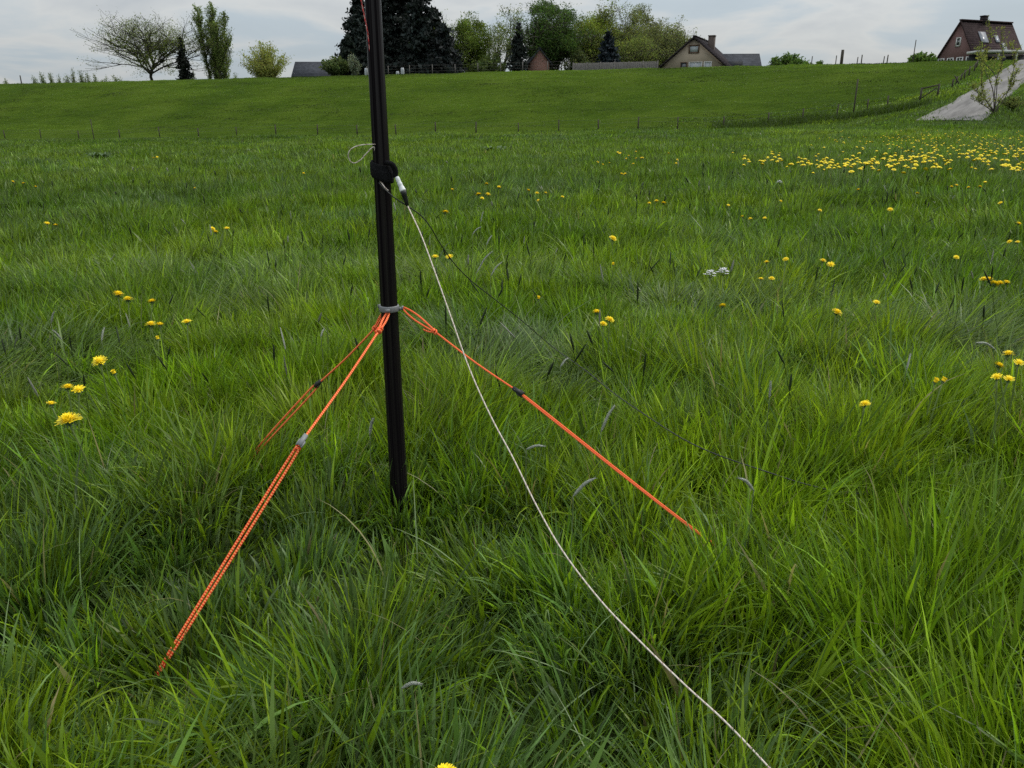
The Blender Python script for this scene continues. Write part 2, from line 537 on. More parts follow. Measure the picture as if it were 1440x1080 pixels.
def make_zone(P, K, Lm, wm, wscale):
    # keep the road clear, pull roots into tufts
    t, d = road_td(P[:, 0], P[:, 1])
    P = P[~((np.abs(d) < 1.25 + .8 * rng.random(len(P))) & (t > -.6 + 1.6 * rng.random(len(P)) ** 2))]
    n = len(P)
    cell = .17 * 2.0 ** np.clip(np.floor(np.log2(np.clip(P[:, 1], .1, None) / 3.2) + rng.uniform(-.3, .3, n)), 0, 4)
    ci = np.floor(P[:, 0] / cell + rng.normal(0, .18, n)); cj = np.floor(P[:, 1] / cell + rng.normal(0, .18, n))
    tcx = (ci + .2 + .6 * _hash(ci, cj, 51)) * cell; tcy = (cj + .2 + .6 * _hash(ci, cj, 52)) * cell
    off = P - np.stack((tcx, tcy), 1)
    P = P - off * (.30 * rng.random(n))[:, None]
    # bald and thin spots between the tussocks
    thin = fbm(P[:, 0] * 4.5 + 2, P[:, 1] * 4.5, 57, 2)
    kp = rng.random(n) < np.clip(.42 + (thin - .30) * 4.5, .42, 1)
    P = P[kp]; off = off[kp]; ci = ci[kp]; cj = cj[kp]; cell = cell[kp]; n = len(P)
    x, y = P[:, 0], P[:, 1]
    tuftdir = _hash(ci, cj, 53) * 2 * math.pi
    tuftlean = _hash(ci, cj, 54)
    # large swirls where the grass has been laid over
    flow = fbm(x * .55, y * .55, 61, 2) * 4 * math.pi
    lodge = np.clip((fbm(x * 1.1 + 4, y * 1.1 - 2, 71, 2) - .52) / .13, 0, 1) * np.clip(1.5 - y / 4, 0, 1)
    vx = np.cos(flow) * (.12 + 1.5 * lodge) + np.cos(tuftdir) * .8 * tuftlean + off[:, 0] / cell * 1.5 + rng.normal(0, .42, n)
    vy = np.sin(flow) * (.12 + 1.5 * lodge) + np.sin(tuftdir) * .8 * tuftlean + off[:, 1] / cell * 1.5 + rng.normal(0, .42, n)
    calm = 1 - .40 * np.clip((y - 3) / 4, 0, 1)
    vx = vx * calm; vy = vy * calm
    azim = np.arctan2(vy, vx)
    mag = np.hypot(vx, vy)
    tilt0 = np.clip(R(5) + R(13) * mag + R(16) * lodge + rng.normal(0, R(5), n), 0, R(62))
    curv = np.clip(R(8) + R(34) * rng.random(n) ** 1.7 * (1 + mag) + R(35) * lodge * rng.random(n), 0, R(110))
    hm = hmul(P) * (.62 + .72 * _hash(ci, cj, 55))
    L_ = Lm * hm * rng.lognormal(0, .2, n) * (1 + .2 * lodge)
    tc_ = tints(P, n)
    tk = _hash(ci, cj, 56)[:, None]; tc_ = tc_ * (.78 + .44 * tk) * np.array((.93, 1, 1)) ** (1 - 2 * _hash(ci, cj, 58)[:, None])
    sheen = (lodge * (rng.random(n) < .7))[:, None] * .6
    tc_ = tc_ * (1 - sheen) + sheen * np.array((.135, .185, .105)) * rng.uniform(.75, 1.25, n)[:, None]  # silvery sky sheen on laid blades, painted into their tint
    wd = wm * rng.lognormal(0, .38, n) * np.clip(P[:, 1] / wscale, 1, None) ** .85
    tw = rng.normal(0, .8, n)
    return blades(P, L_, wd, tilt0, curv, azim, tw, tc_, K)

parts = []
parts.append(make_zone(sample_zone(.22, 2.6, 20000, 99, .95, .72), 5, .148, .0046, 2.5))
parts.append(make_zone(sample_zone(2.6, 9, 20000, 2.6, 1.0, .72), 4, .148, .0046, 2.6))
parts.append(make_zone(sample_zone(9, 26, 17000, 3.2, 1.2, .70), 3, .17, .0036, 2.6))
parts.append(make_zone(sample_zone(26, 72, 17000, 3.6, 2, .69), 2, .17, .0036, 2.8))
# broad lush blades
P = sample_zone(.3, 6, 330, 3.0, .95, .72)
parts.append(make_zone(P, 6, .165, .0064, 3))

# fallen stems and stray bent blades, pale and dry
P = sample_zone(.35, 5, 70, 2.2, .95, .72); n = len(P)
c = np.where((rng.random(n) < .35)[:, None], np.array((.30, .27, .14))[None], np.array((.22, .30, .13))[None]) * rng.uniform(.7, 1.25, n)[:, None]
parts.append(blades(P, rng.uniform(.14, .30, n), rng.uniform(.0014, .0034, n), rng.uniform(R(5), R(50), n), rng.uniform(R(25), R(95), n), rng.uniform(0, 6.28, n), rng.normal(0, .8, n), c, 7))

# flowering stalks of the meadow grasses, dark and pale spikes, part of the sward
def spikes(P, stem_h, head_l, head_r, tint_h, lean):
    n = len(P)
    az_ = rng.uniform(0, 2 * math.pi, n)
    z0 = Z(P[:, 0], P[:, 1]) - .01
    base = np.stack((P[:, 0], P[:, 1], z0), 1)
    dirh = np.stack((np.cos(az_), np.sin(az_), np.zeros(n)), 1)
    top = base + dirh * (np.sin(lean) * stem_h)[:, None] + np.array((0, 0, 1.))[None] * (np.cos(lean) * stem_h)[:, None]
    tip = top + dirh * (np.sin(lean * 1.8) * head_l)[:, None] + np.array((0, 0, 1.))[None] * (np.cos(lean * 1.8) * head_l)[:, None]
    rows = [(base, .0011), (top, .0009)]
    for s, k in ((.06, .6), (.3, 1.0), (.65, .95), (.93, .5), (1.0, .1)):
        rows.append((top * (1 - s) + tip * s, k))
    ang = np.arange(4) * math.pi / 2
    V = np.empty((n, len(rows) * 4, 3), np.float32)
    scl = np.clip(P[:, 1] / 3, 1, None) ** .6
    for i, (c, k) in enumerate(rows):
        rr = np.full(n, k) * scl if i < 2 else head_r * k
        for j, a in enumerate(ang):
            V[:, i * 4 + j] = c + np.stack((np.cos(a) * rr, np.sin(a) * rr, np.zeros(n)), 1)
    lp = []
    for i in range(len(rows) - 1):
        for j in range(4):
            j2 = (j + 1) % 4
            lp += [i * 4 + j, i * 4 + j2, (i + 1) * 4 + j2, (i + 1) * 4 + j]
    loops = (np.array(lp)[None] + (np.arange(n) * len(rows) * 4)[:, None]).ravel()
    tot = np.full(n * (len(rows) - 1) * 4, 4)
    C = np.empty((n, len(rows) * 4, 3), np.float32)
    C[:, :8] = np.array((.06, .10, .02)); C[:, 8:] = tint_h[:, None, :]
    return V.reshape(-1, 3), loops, tot, C.reshape(-1, 3)

P = sample_zone(1.9, 14, 13, 3.2, .3, .7)
P = P[(fbm(P[:, 0] * .6, P[:, 1] * .6, 81, 2) > .44)]
n = len(P)
pal = np.where((rng.random(n) < .18)[:, None], np.array((.30, .31, .27))[None], np.array((.034, .050, .022))[None]) * rng.uniform(.7, 1.3, n)[:, None]
parts.append(spikes(P, rng.uniform(.2, .33, n), rng.uniform(.035, .075, n), rng.uniform(.0024, .0042, n) * np.clip(P[:, 1] / 4, 1, 3), pal, np.abs(rng.normal(.12, .16, n))))

off = 0; V = []; LP = []; TT = []; CC = []
for v_, l_, t_, c_ in parts:
    V.append(v_); LP.append(l_ + off); TT.append(t_); CC.append(c_); off += len(v_)
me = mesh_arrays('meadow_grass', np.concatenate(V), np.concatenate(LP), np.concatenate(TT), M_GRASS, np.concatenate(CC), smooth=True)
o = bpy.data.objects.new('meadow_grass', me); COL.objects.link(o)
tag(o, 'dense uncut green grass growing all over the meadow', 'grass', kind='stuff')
print('grass faces', len(me.polygons))

# short turf on the dike and long fringe along its foot
n = 330000
u = rng.uniform(-150, 60, n); v = rng.uniform(-1.5, 26.4, n); v = np.where(v < 1, v - rng.exponential(3.0, n), v)
x = EU[0] * u + EV[0] * (v + V0); y = EU[1] * u + EV[1] * (v + V0)
keep = (np.abs(x) < .74 * y + 3)
P = np.stack((x, y), 1)[keep]
t, d = road_td(P[:, 0], P[:, 1]); P = P[~((np.abs(d) < 1.25 + .7 * rng.random(len(P))) & (t > -.6 + 1.6 * rng.random(len(P)) ** 2))]
n = len(P)
uu = P @ EU; vv_ = P @ EV
c = np.array((.084, .140, .014)) * (1 + 1.0 * (fbm(uu * .13, vv_ * 1.3, 95, 3) - .5) * 2 + .9 * (fbm(uu * .10, vv_ * .30, 99, 3) - .5) * 2)[:, None] * rng.uniform(.85, 1.15, n)[:, None]
c[:, 0] *= rng.uniform(.85, 1.25, n)
p1 = blades(P, rng.uniform(.05, .12, n), rng.uniform(.03, .06, n), rng.uniform(0, .5, n), rng.uniform(.2, 1.0, n), rng.uniform(0, 6.28, n), rng.normal(0, .8, n), c, 2)
# fringe: a strip of unmown dark grass below the fence and the ramp
fr = [hit(1010, 181), hit(1090, 176), hit(1160, 168), hit(1215, 162), hit(1262, 156), hit(1300, 148)]
Q = []
for a, b in zip(fr[:-1], fr[1:]):
    m = int((b - a).length * 260)
    s = rng.random(m)[:, None]
    q = np.array(a)[None, :2] * (1 - s) + np.array(b)[None, :2] * s + rng.normal(0, .5, (m, 2)) * np.array((1, 1.6))
    Q.append(q)
Q = np.concatenate(Q); n = len(Q)
c = np.array((.045, .075, .012)) * rng.uniform(.7, 1.35, n)[:, None]
p2 = blades(Q, rng.uniform(.3, .62, n), rng.uniform(.03, .06, n), rng.uniform(0, .35, n), rng.uniform(.1, .8, n), rng.uniform(0, 6.28, n), rng.normal(0, .8, n), c, 3)
k = len(p1[0])
me = mesh_arrays('dike_grass', np.concatenate((p1[0], p2[0])), np.concatenate((p1[1], p2[1] + k)), np.concatenate((p1[2], p2[2])), M_GRASS, np.concatenate((p1[3], p2[3])), smooth=True)
o = bpy.data.objects.new('dike_grass', me); COL.objects.link(o)
tag(o, 'short turf on the dike slope with a dark unmown strip along its foot at right', 'grass', kind='stuff')

# ------------------------------------------------------------------ mast, ropes, wires
def rope_mat(name, c1, c2, c3, scale, turns):
    m, nt, b = new_mat(name); N, L = nt.nodes, nt.links
    uv = N.new('ShaderNodeUVMap'); uv.uv_map = 'UVMap'
    sp = N.new('ShaderNodeSeparateXYZ'); L.new(uv.outputs[0], sp.inputs[0])
    def wave(sgn, dens):
        a = N.new('ShaderNodeMath'); a.operation = 'MULTIPLY'; a.inputs[1].default_value = dens; L.new(sp.outputs[0], a.inputs[0])
        k = N.new('ShaderNodeMath'); k.operation = 'MULTIPLY_ADD'; k.inputs[1].default_value = sgn * turns
        L.new(sp.outputs[1], k.inputs[0]); L.new(a.outputs[0], k.inputs[2])
        f = N.new('ShaderNodeMath'); f.operation = 'FRACT'; L.new(k.outputs[0], f.inputs[0])
        g = N.new('ShaderNodeMath'); g.operation = 'COMPARE'; g.inputs[1].default_value = .5; g.inputs[2].default_value = .2
        L.new(f.outputs[0], g.inputs[0]); return g, f
    g1, f1 = wave(1, scale); g2, f2 = wave(-1, scale)
    m1 = N.new('ShaderNodeMixRGB'); m1.inputs[1].default_value = (*c1, 1); m1.inputs[2].default_value = (*c2, 1); L.new(g1.outputs[0], m1.inputs[0])
    an = N.new('ShaderNodeMath'); an.operation = 'GREATER_THAN'; an.inputs[1].default_value = .80; L.new(f2.outputs[0], an.inputs[0])
    m2 = N.new('ShaderNodeMixRGB'); m2.inputs[2].default_value = (*c3, 1); L.new(m1.outputs[0], m2.inputs[1]); L.new(an.outputs[0], m2.inputs[0])
    L.new(m2.outputs[0], b.inputs['Base Color'])
    b.inputs['Roughness'].default_value = .75; b.inputs['Specular IOR Level'].default_value = .25
    bp = N.new('ShaderNodeBump'); bp.inputs['Strength'].default_value = .6; bp.inputs['Distance'].default_value = .0006
    s_ = N.new('ShaderNodeMath'); s_.operation = 'ADD'; L.new(f1.outputs[0], s_.inputs[0]); L.new(f2.outputs[0], s_.inputs[1])
    L.new(s_.outputs[0], bp.inputs['Height']); L.new(bp.outputs[0], b.inputs['Normal'])
    return m

M_ROPE = rope_mat('orange_flecked_cord', (.95, .088, .028), (.95, .36, .12), (.58, .045, .018), 200, 1)
M_REDW = rope_mat('red_flecked_wire', (.50, .03, .03), (.55, .25, .22), (.08, .01, .01), 55, 1)
M_WHITEW = rope_mat('cream_antenna_wire', (.56, .50, .42), (.66, .58, .52), (.34, .24, .20), 60, 1)
M_BLACKC = mat('black_cable_sheath', (.015, .016, .016), .55, .2, 40)
M_STRAP = mat('black_fabric_strap', (.010, .010, .011), .95, .4, 300, .6, 600, spec=.1)
M_GREYP = mat('grey_plastic', (.17, .175, .18), .5, .15, 60)
M_WHITEP = mat('white_connector_plastic', (.58, .60, .60), .45, .12, 60)
M_PEG = mat('steel_peg', (.12, .12, .125), .4, .2, 60, metal=.9)

# black glass-fibre tube with fine lengthwise streaks
m, nt, b = new_mat('black_fibreglass'); N, L = nt.nodes, nt.links
tc = N.new('ShaderNodeTexCoord'); mp = N.new('ShaderNodeMapping'); mp.inputs['Scale'].default_value = (210, 210, .8)
L.new(tc.outputs['Object'], mp.inputs[0])
ns = N.new('ShaderNodeTexNoise'); ns.inputs['Scale'].default_value = 1; ns.inputs['Detail'].default_value = 4; L.new(mp.outputs[0], ns.inputs[0])
rp = N.new('ShaderNodeValToRGB'); rp.color_ramp.elements[0].color = (.004, .003, .004, 1); rp.color_ramp.elements[1].color = (.016, .013, .014, 1)
rp.color_ramp.elements[0].position = .35; rp.color_ramp.elements[1].position = .7
L.new(ns.outputs[0], rp.inputs[0]); L.new(rp.outputs[0], b.inputs['Base Color'])
b.inputs['Roughness'].default_value = .22
r2 = N.new('ShaderNodeMapRange'); r2.inputs[1].default_value = .46; r2.inputs[2].default_value = .72; r2.inputs[3].default_value = .03; r2.inputs[4].default_value = .33
L.new(ns.outputs[0], r2.inputs[0]); L.new(r2.outputs[0], b.inputs['Specular IOR Level'])
bp = N.new('ShaderNodeBump'); bp.inputs['Strength'].default_value = .15; bp.inputs['Distance'].default_value = .001
L.new(ns.outputs[0], bp.inputs['Height']); L.new(bp.outputs[0], b.inputs['Normal'])
M_MAST = m

def prad(z):
    return .0213 - .0050 * z        # pole radius at a height

mast = empty('antenna_mast', (PX, PY, 0))
tag(mast, 'black glossy fibreglass pole standing upright in the meadow', 'pole')
RING_Z = at(555, 433, PY).z
mb = MB()
zs = np.linspace(-.15, 3.2, 24)
mb.tube([(0, 0, z) for z in zs], [prad(z) for z in zs], 40)
mb.build('tube', M_MAST, mast, smooth=True)
# grey guy ring with three hook ears
mb = MB()
r = prad(RING_Z)
mb.lathe([(r + .0002, -.0065), (r + .0022, -.0065), (r + .003, -.005), (r + .003, .005), (r + .0022, .0065), (r + .0002, .0065)], (0, 0, RING_Z), 32)
ring = mb.build('guy_ring', M_GREYP, mast, smooth=False)
for g in (G1, G2, G3):
    d = Vector((g[0].x - PX, g[0].y - PY, 0)).normalized()
    a = math.atan2(d.y, d.x)
    mb = MB()
    mb.box((d.x * (r + .006), d.y * (r + .006), RING_Z - .001), (.009, .010, .005), a, .8)
    mb.box((d.x * (r + .0105), d.y * (r + .0105), RING_Z + .0005), (.003, .010, .007), a)
    mb.build('ear', M_GREYP, ring)

# strap
SZ = at(545, 240, PY).z
mb = MB()
r = prad(SZ)
pts = []; n = 36
ringv = []
for lay, (rr, dz, tilt) in enumerate(((r + .0045, 0, .006), (r + .0062, -.003, .010))):
    prof = [(r + .0008, -.017), (rr, -.016), (rr + .0006, -.006), (rr + .0004, .006), (rr, .015), (r + .0008, .016)]
    vs = []; fs = []
    for (q, h) in prof:
        for k in range(n):
            a = 2 * math.pi * k / n
            vs.append((q * math.cos(a), q * math.sin(a), SZ + dz + h * (1 - .25 * lay) - tilt * math.cos(a + .5)))
    for i in range(len(prof) - 1):
        for k in range(n):
            k2 = (k + 1) % n
            fs.append((i * n + k, i * n + k2, (i + 1) * n + k2, (i + 1) * n + k))
    mb.add(vs, fs)
# the overlapping end stands off at the right and holds the plug
a0 = at(541, 228, PY - .021); a1 = at(551, 231, PY - .017); a2 = at(556, 240, PY - .012); a3 = at(556, 250, PY - .012)
pts = smooth_path([a0, a1, a2, a3], 5)
rad = [.003, .004, .0045, .005, .0053, .0055, .0057, .0058, .0058, .0058, .0057, .0056, .0055, .0053, .005, .004]
mb2 = MB(); mb2.tube([p - POLE for p in pts], rad[:len(pts)], 14)
strap = empty('strap', (PX, PY, 0))
tag(strap, 'black hook and loop strap wrapped round the pole above the white plug', 'strap')
mb.build('band', M_STRAP, strap, smooth=True)
mb2.build('overlap', M_STRAP, strap, smooth=True)

def rope(mb, pts, rad, n=8, sub=8):
    mb.tube(smooth_path(pts, sub), rad, n)

def knot(mb, c, d, size):
    """a small overhand knot: three interlocked turns round the line"""
    d = d.normalized(); u = d.cross(Vector((0, 0, 1))).normalized(); w_ = d.cross(u)
    for k, (o1, tl) in enumerate(((-.7, .5), (0, -.5), (.75, .6))):
        pts = []
        for i in range(13):
            a = 2 * math.pi * i / 12
            pts.append(c + d * (o1 * size + math.cos(a) * size * tl) + u * math.cos(a) * size * .85 + w_ * math.sin(a) * size * .85)
        mb.tube(pts, size * .45, 8)

def guy(name, label, g, rr, dbl_top, tens_mat, dbl_w, tail=True):
    ring_p, kn, ten, mid, end = g
    e = empty(name, end)
    tag(e, label, 'rope', 'orange guy ropes staying the pole')
    off = lambda p: Vector(p) - end
    d = (ten - ring_p).normalized(); sd_ = d.cross(Vector((0, -.9, .45))).normalized()
    mb = MB()
    # two legs from the ring to the knot, then a single line to the slider
    for s in (-1, 1):
        rope(mb, [off(ring_p + sd_ * s * .0018), off(ring_p * .8 + kn * .2 + sd_ * s * dbl_top * .8), off((ring_p + kn) / 2 + sd_ * s * dbl_top * .9), off(kn + sd_ * s * .0015)], rr)
    rope(mb, [off(kn), off((kn + ten) / 2 + Vector((0, 0, -.004))), off(ten)], rr)
    # loop from the slider down to the peg
    d2 = (end - ten).normalized(); s2 = d2.cross(Vector((0, -.85, .5))).normalized()
    for s in (-1, 1):
        rope(mb, [off(ten + s2 * s * dbl_w * .6), off(ten * .8 + mid * .2 + s2 * s * dbl_w), off(mid + s2 * s * dbl_w * .85), off(end * .97 + mid * .03 + s2 * s * dbl_w * .5), off(end)], rr)
    if tail:
        dn = Vector((-.25, -.1, -1)).normalized()
        rope(mb, [off(kn), off(kn - d * .012 + dn * .008), off(kn - d * .028 + dn * .012)], rr)
    ln = mb.build('cord', M_ROPE, e, smooth=True)
    mb = MB(); knot(mb, off(kn), d, rr * 2.3); mb.build('knot', M_ROPE, e, smooth=True)
    if tens_mat is M_GREYP:
        mb = MB(); knot(mb, off(ten + d2 * .014), d2, rr * 2.0); mb.build('knot', M_ROPE, e, smooth=True)
    mb = MB()
    hgt = d.cross(s2).normalized()
    L_ = .015; 
    c = off(ten)
    poly = [c - d * L_ - s2 * .004, c - d * L_ + s2 * .004, c + d * L_ * .75 + s2 * .0048, c + d * L_ * .75 - s2 * .0048]
    mb.prism([p - hgt * .0035 for p in poly], hgt * .007)
    for s in (-1, 1):
        q = c + d * L_ * .4 + s2 * s * .0052
        mb.tube([q - d * .007, q + d * .007], .0019, 8)
    mb.build('slider', tens_mat, e)
    # steel peg hidden in the grass
    mb = MB()
    pd = Vector((-d.x, -d.y, 2.2)).normalized()
    gz = Zs(end.x, end.y) - end.z
    mb.tube([pd * (gz - .12), pd * -.01, pd * .003], .0026, 8)
    mb.build('peg', M_PEG, e, smooth=True)
    return e
guy('guy_rope', 'thick doubled orange guy rope with grey slider running to the lower left foreground', G1, .0024, .0042, M_GREYP, .0042, False)
guy('guy_rope', 'short orange guy rope with black slider going behind the pole to the left', G2, .0022, .003, M_BLACKC, .0060, False)
guy('guy_rope', 'orange guy rope with black slider running to the right into the grass', G3, .0020, .0065, M_BLACKC, .0016)

# plug, antenna wire, coax, loop, red cord
plug = empty('plug', at(558, 249, PY - .012))
tag(plug, 'white cable plug with black boot hanging below the strap', 'plug')
o0 = Vector(plug.location)
c0 = at(558, 249, PY - .014) - o0; c1 = at(567, 269, PY - .022) - o0; c2 = at(573, 289, PY - .024) - o0
ptsb = [c0.lerp(c1, s) for s in (0, .1, .3, .38, .42, .6, .66, .7, .88, .9, 1.0)]
radb = [.0040, .0047, .0048, .0043, .0052, .0052, .0047, .0058, .0064, .0068, .0064]
mb = MB(); mb.tube(ptsb, radb, 16); mb.build('plug_body', M_WHITEP, plug)
mb = MB(); mb.tube([c1.lerp(c2, s) for s in (-.03, .1, .3, .32, .5, .52, .7, .72, 1)], [.0062, .0062, .0058, .005, .0055, .0047, .005, .0043, .0036], 12)
mb.build('boot', M_BLACKC, plug, smooth=True)
WIRE[0] = o0 + c2
mb = MB(); rope(mb, [p - WIRE[0] for p in WIRE], .0013, 8, 8)
o = mb.build('antenna_wire', M_WHITEW, None, smooth=True, loc=WIRE[0])
tag(o, 'cream antenna wire slanting from the plug down to the bottom edge', 'wire')
mb = MB(); rope(mb, [p - COAX[0] for p in COAX], .0013, 8, 6)
o = mb.build('coax_cable', M_BLACKC, None, smooth=True, loc=COAX[0])
tag(o, 'thin black cable curving from the strap across the grass to the right', 'cable')
lp = [at(531, 203, PY - .012), at(520, 203, PY - .02), at(508, 204, PY - .03), at(498, 207, PY - .035), at(491, 213, PY - .035), at(490, 221, PY - .03), at(494, 228, PY - .025),
      at(500, 229, PY - .02), at(508, 224, PY - .02), at(517, 214, PY - .02), at(526, 207, PY - .014), at(527, 225, PY - .010), at(529, 245, PY - .014), at(540, 262, PY - .025), at(546, 268, PY - .025)]
mb = MB(); rope(mb, [p - lp[0] for p in lp], .0012, 6, 6)
o = mb.build('wire_loop', M_WHITEW, None, smooth=True, loc=lp[0])
tag(o, 'small loop of pale wire sticking out left of the strap', 'wire')
rw = [at(502, -40, PY - .005), at(506, -10, PY - .005), at(511, 15, PY - .008), at(515, 35, PY - .012), at(518, 52, PY - .012), at(522, 90, PY - .012), at(527, 150, PY - .014), at(530, 200, PY - .014), at(531, 236, PY - .014)]
mb = MB(); rope(mb, [p - rw[-1] for p in rw], [.00145] * 65, 6, 8)
o = mb.build('radiator_wire', M_REDW, None, smooth=True, loc=rw[-1])
tag(o, 'red flecked wire running up the left side of the pole', 'wire')

# ------------------------------------------------------------------ dandelions
M_YEL = mat('dandelion_petals', (.86, .66, .015), .6, .06, 90, c2=(.90, .74, .03), spec=.2)
M_YELC = mat('dandelion_centre', (.86, .60, .010), .7, .10, 200, spec=.2)
M_STEM = mat('dandelion_stem', (.14, .20, .05), .5, .25, 30)
M_BRACT = mat('dandelion_bracts', (.06, .11, .03), .6, .25, 60)

def petal(mb, a, r0, r1, z0, z1, wd, droop=0.0):
    ca, sa = math.cos(a), math.sin(a)
    pts = []
    for s in (0, .4, .8, 1):
        r_ = r0 + (r1 - r0) * s; z_ = z0 + (z1 - z0) * s - droop * s * s
        hw = wd * (.6, 1, .95, .7)[(0, .4, .8, 1).index(s)] / 2
        pts.append((ca * r_ - sa * hw, sa * r_ + ca * hw, z_)); pts.append((ca * r_ + sa * hw, sa * r_ - ca * hw, z_))
    mb.add(pts, [(1, 0, 2, 3), (3, 2, 4, 5), (5, 4, 6, 7)])

def head_mesh(name, layers, seed, lop=0.0):
    """flower head of unit diameter"""
    rr = random.Random(seed)
    mb = MB()
    for (n, r1, z1, wd) in layers:
        for k in range(n):
            a = 2 * math.pi * (k + rr.uniform(-.35, .35)) / n
            rj = r1 * rr.uniform(.84, 1.08)
            petal(mb, a, .05, rj, .02 + z1 * .15, z1 + rr.uniform(-.03, .03) - lop * math.cos(a) * rj, wd * rr.uniform(.8, 1.15), rr.uniform(.02, .08))
    mb.cur = 1
    mb.lathe([(.001, .34), (.07, .33), (.14, .28), (.19, .20), (.20, .05)], (0, 0, 0), 12)
    return mb.mesh(name, [M_YEL, M_YELC])

HEADS = [head_mesh('flower_head', ((24, .50, .08, .085), (22, .46, .19, .08), (20, .38, .29, .075), (16, .27, .36, .065), (10, .15, .38, .05)), 1),
         head_mesh('flower_head', ((22, .50, .10, .085), (20, .45, .22, .08), (18, .36, .32, .07), (12, .22, .38, .05)), 2, .12),
         head_mesh('flower_head', ((16, .48, .20, .085), (14, .40, .30, .08), (12, .27, .36, .07)), 3, -.1),
         head_mesh('flower_head', ((14, .26, .42, .085), (12, .20, .45, .08), (10, .12, .47, .06)), 4)]   # the last is half closed
HEAD_FAR = head_mesh('flower_head', ((12, .50, .08, .15), (10, .36, .17, .14)), 5)

def calyx_mesh():
    mb = MB()
    mb.lathe([(.05, -.16), (.13, -.10), (.17, -.02), (.16, .05), (.10, .08)], (0, 0, 0), 10)
    for k in range(9):
        a = 2 * math.pi * k / 9
        petal(mb, a, .14, .25, -.04, -.14, .07, .06)
    return mb.mesh('calyx', [M_BRACT], True)
CALYX = calyx_mesh()

def stem_mesh(bend, seed):
    mb = MB()
    pts = [(bend * s * s * .0 + bend * math.sin(s * math.pi / 2) * .0 + bend * (1 - s) ** 2, 0, -s) for s in np.linspace(0, 1, 7)]
    pts = [(p[0] - bend * 1.0, p[1], p[2]) for p in pts]
    mb.tube([(p[0], p[1], p[2]) for p in pts], 1.0, 6)
    return mb

def dandelion(px, py, size, label, group='dandelions scattered over the meadow', h=.25, kind=0, far=False, p=None):
    """a flower whose head fills `size` pixels; built in metres where the line of sight meets the flower height"""
    if kind == 0 and size <= 13: kind = random.choice((0, 0, 1, 2))
    if p is None:
        p = hit(px, py, h)
    if p is None: return
    dm = size / F * depth(p)
    dm = min(max(dm, .028), .062)
    g = Zs(p.x, p.y)
    e = empty('dandelion', (p.x, p.y, g))
    tag(e, label, 'flower', group)
    hh = p.z - g
    hd = bpy.data.objects.new('flower_head', HEADS[kind]); COL.objects.link(hd)
    hd.parent = e; hd.location = (0, 0, hh); hd.scale = (dm, dm, dm)
    hd.rotation_euler = (random.gauss(R(14), R(10)), random.gauss(0, R(10)), random.uniform(0, 6.28))
    cy = bpy.data.objects.new('calyx', CALYX); COL.objects.link(cy)
    cy.parent = hd
    mb = MB()
    bx, by = random.gauss(0, .03), random.gauss(0, .03)
    mb.tube(smooth_path([(bx, by, -.02), (bx * .6, by * .6, hh * .5), (0, 0, hh - dm * .1)], 4), [.0026, .0025, .0025, .0024, .0023, .0022, .0022, .0021, .002], 6)
    mb.build('stem', M_STEM, e, smooth=True)
    return e

D = dandelion
GL = 'dandelions at the left of the pole'
D(97, 593, 36, 'largest dandelion, wide open yellow head lowest of the left group', GL, .24)
D(72, 569, 13, 'small dandelion half hidden in grass left above the largest one', GL, .22, 2)
D(95, 546, 19, 'tilted dandelion, left one of the two close together above the largest', GL, .24, 1)
D(111, 549, 19, 'ragged dandelion, right one of the two close together above the largest', GL, .23, 2)
D(141, 509, 22, 'single round dandelion on a tall stem midway up the left group', GL, .27, 1)
D(161, 525, 11, 'half closed small dandelion right below the single round one', GL, .22, 3)
D(212, 457, 16, 'left one of two touching dandelions in the left group', GL, .26, 1)
D(225, 458, 15, 'right one of two touching dandelions in the left group', GL, .26, 2)
D(263, 454, 15, 'ragged dandelion behind grass blades, right of the touching two', GL, .24, 2)
D(222, 477, 11, 'closing dandelion just below the two touching ones', GL, .19, 3)
D(166, 415, 18, 'flat dandelion at top left of the three by the left edge', GL, .25, 0)
D(180, 422, 16, 'flat dandelion between two others at the top of the left group', GL, .25, 0)
D(214, 425, 14, 'thin flat dandelion at top right of the left group', GL, .25, 0)
G_ = 'small dandelions far left in the meadow'
D(66, 315, 9, 'tiny far dandelion, left of a pair near the left edge', G_)
D(78, 317, 7, 'tiny far dandelion, right of a pair near the left edge', G_)
for a, b, s in ((299, 322, 8), (303, 327, 9), (319, 322, 9)):
    D(a, b, s, 'one of three tiny dandelions close together left of the pole, beyond the larger ones', 'three tiny dandelions left of the pole')
for a, b, s in ((18, 256, 6), (50, 263, 5), (33, 258, 5), (427, 244, 5), (274, 265, 5), (216, 222, 5), (221, 221, 5)):
    D(a, b, s, 'far tiny dandelion speck in the back of the meadow left of the pole', 'far dandelion specks left of the pole')
G_ = 'dandelions right of the plug'
D(626, 299, 10, 'dandelion nearest the white plug, alone above the grass', G_)
D(612, 362, 11, 'left of two dandelions seen beside the slanting cream wire', G_)
D(632, 362, 12, 'right of two dandelions seen beside the slanting cream wire', G_)
for a, b, s in ((673, 274, 10), (686, 274, 9), (702, 264, 10), (678, 279, 6), (684, 259, 6), (636, 267, 6)):
    D(a, b, s, 'dandelion in the loose bunch just right of the white plug', 'bunch of dandelions right of the plug')
for a, b, s in ((743, 268, 6), (755, 272, 7), (767, 272, 7), (757, 282, 5), (791, 277, 5)):
    D(a, b, s, 'tiny dandelion in the row further right of the plug bunch', 'row of tiny dandelions beyond the plug bunch')
for a, b, s in ((874, 245, 6), (879, 245, 6), (913, 286, 6), (923, 283, 7), (933, 286, 8)):
    D(a, b, s, 'tiny dandelion in the middle distance at the centre of the meadow', 'tiny dandelions at the centre')
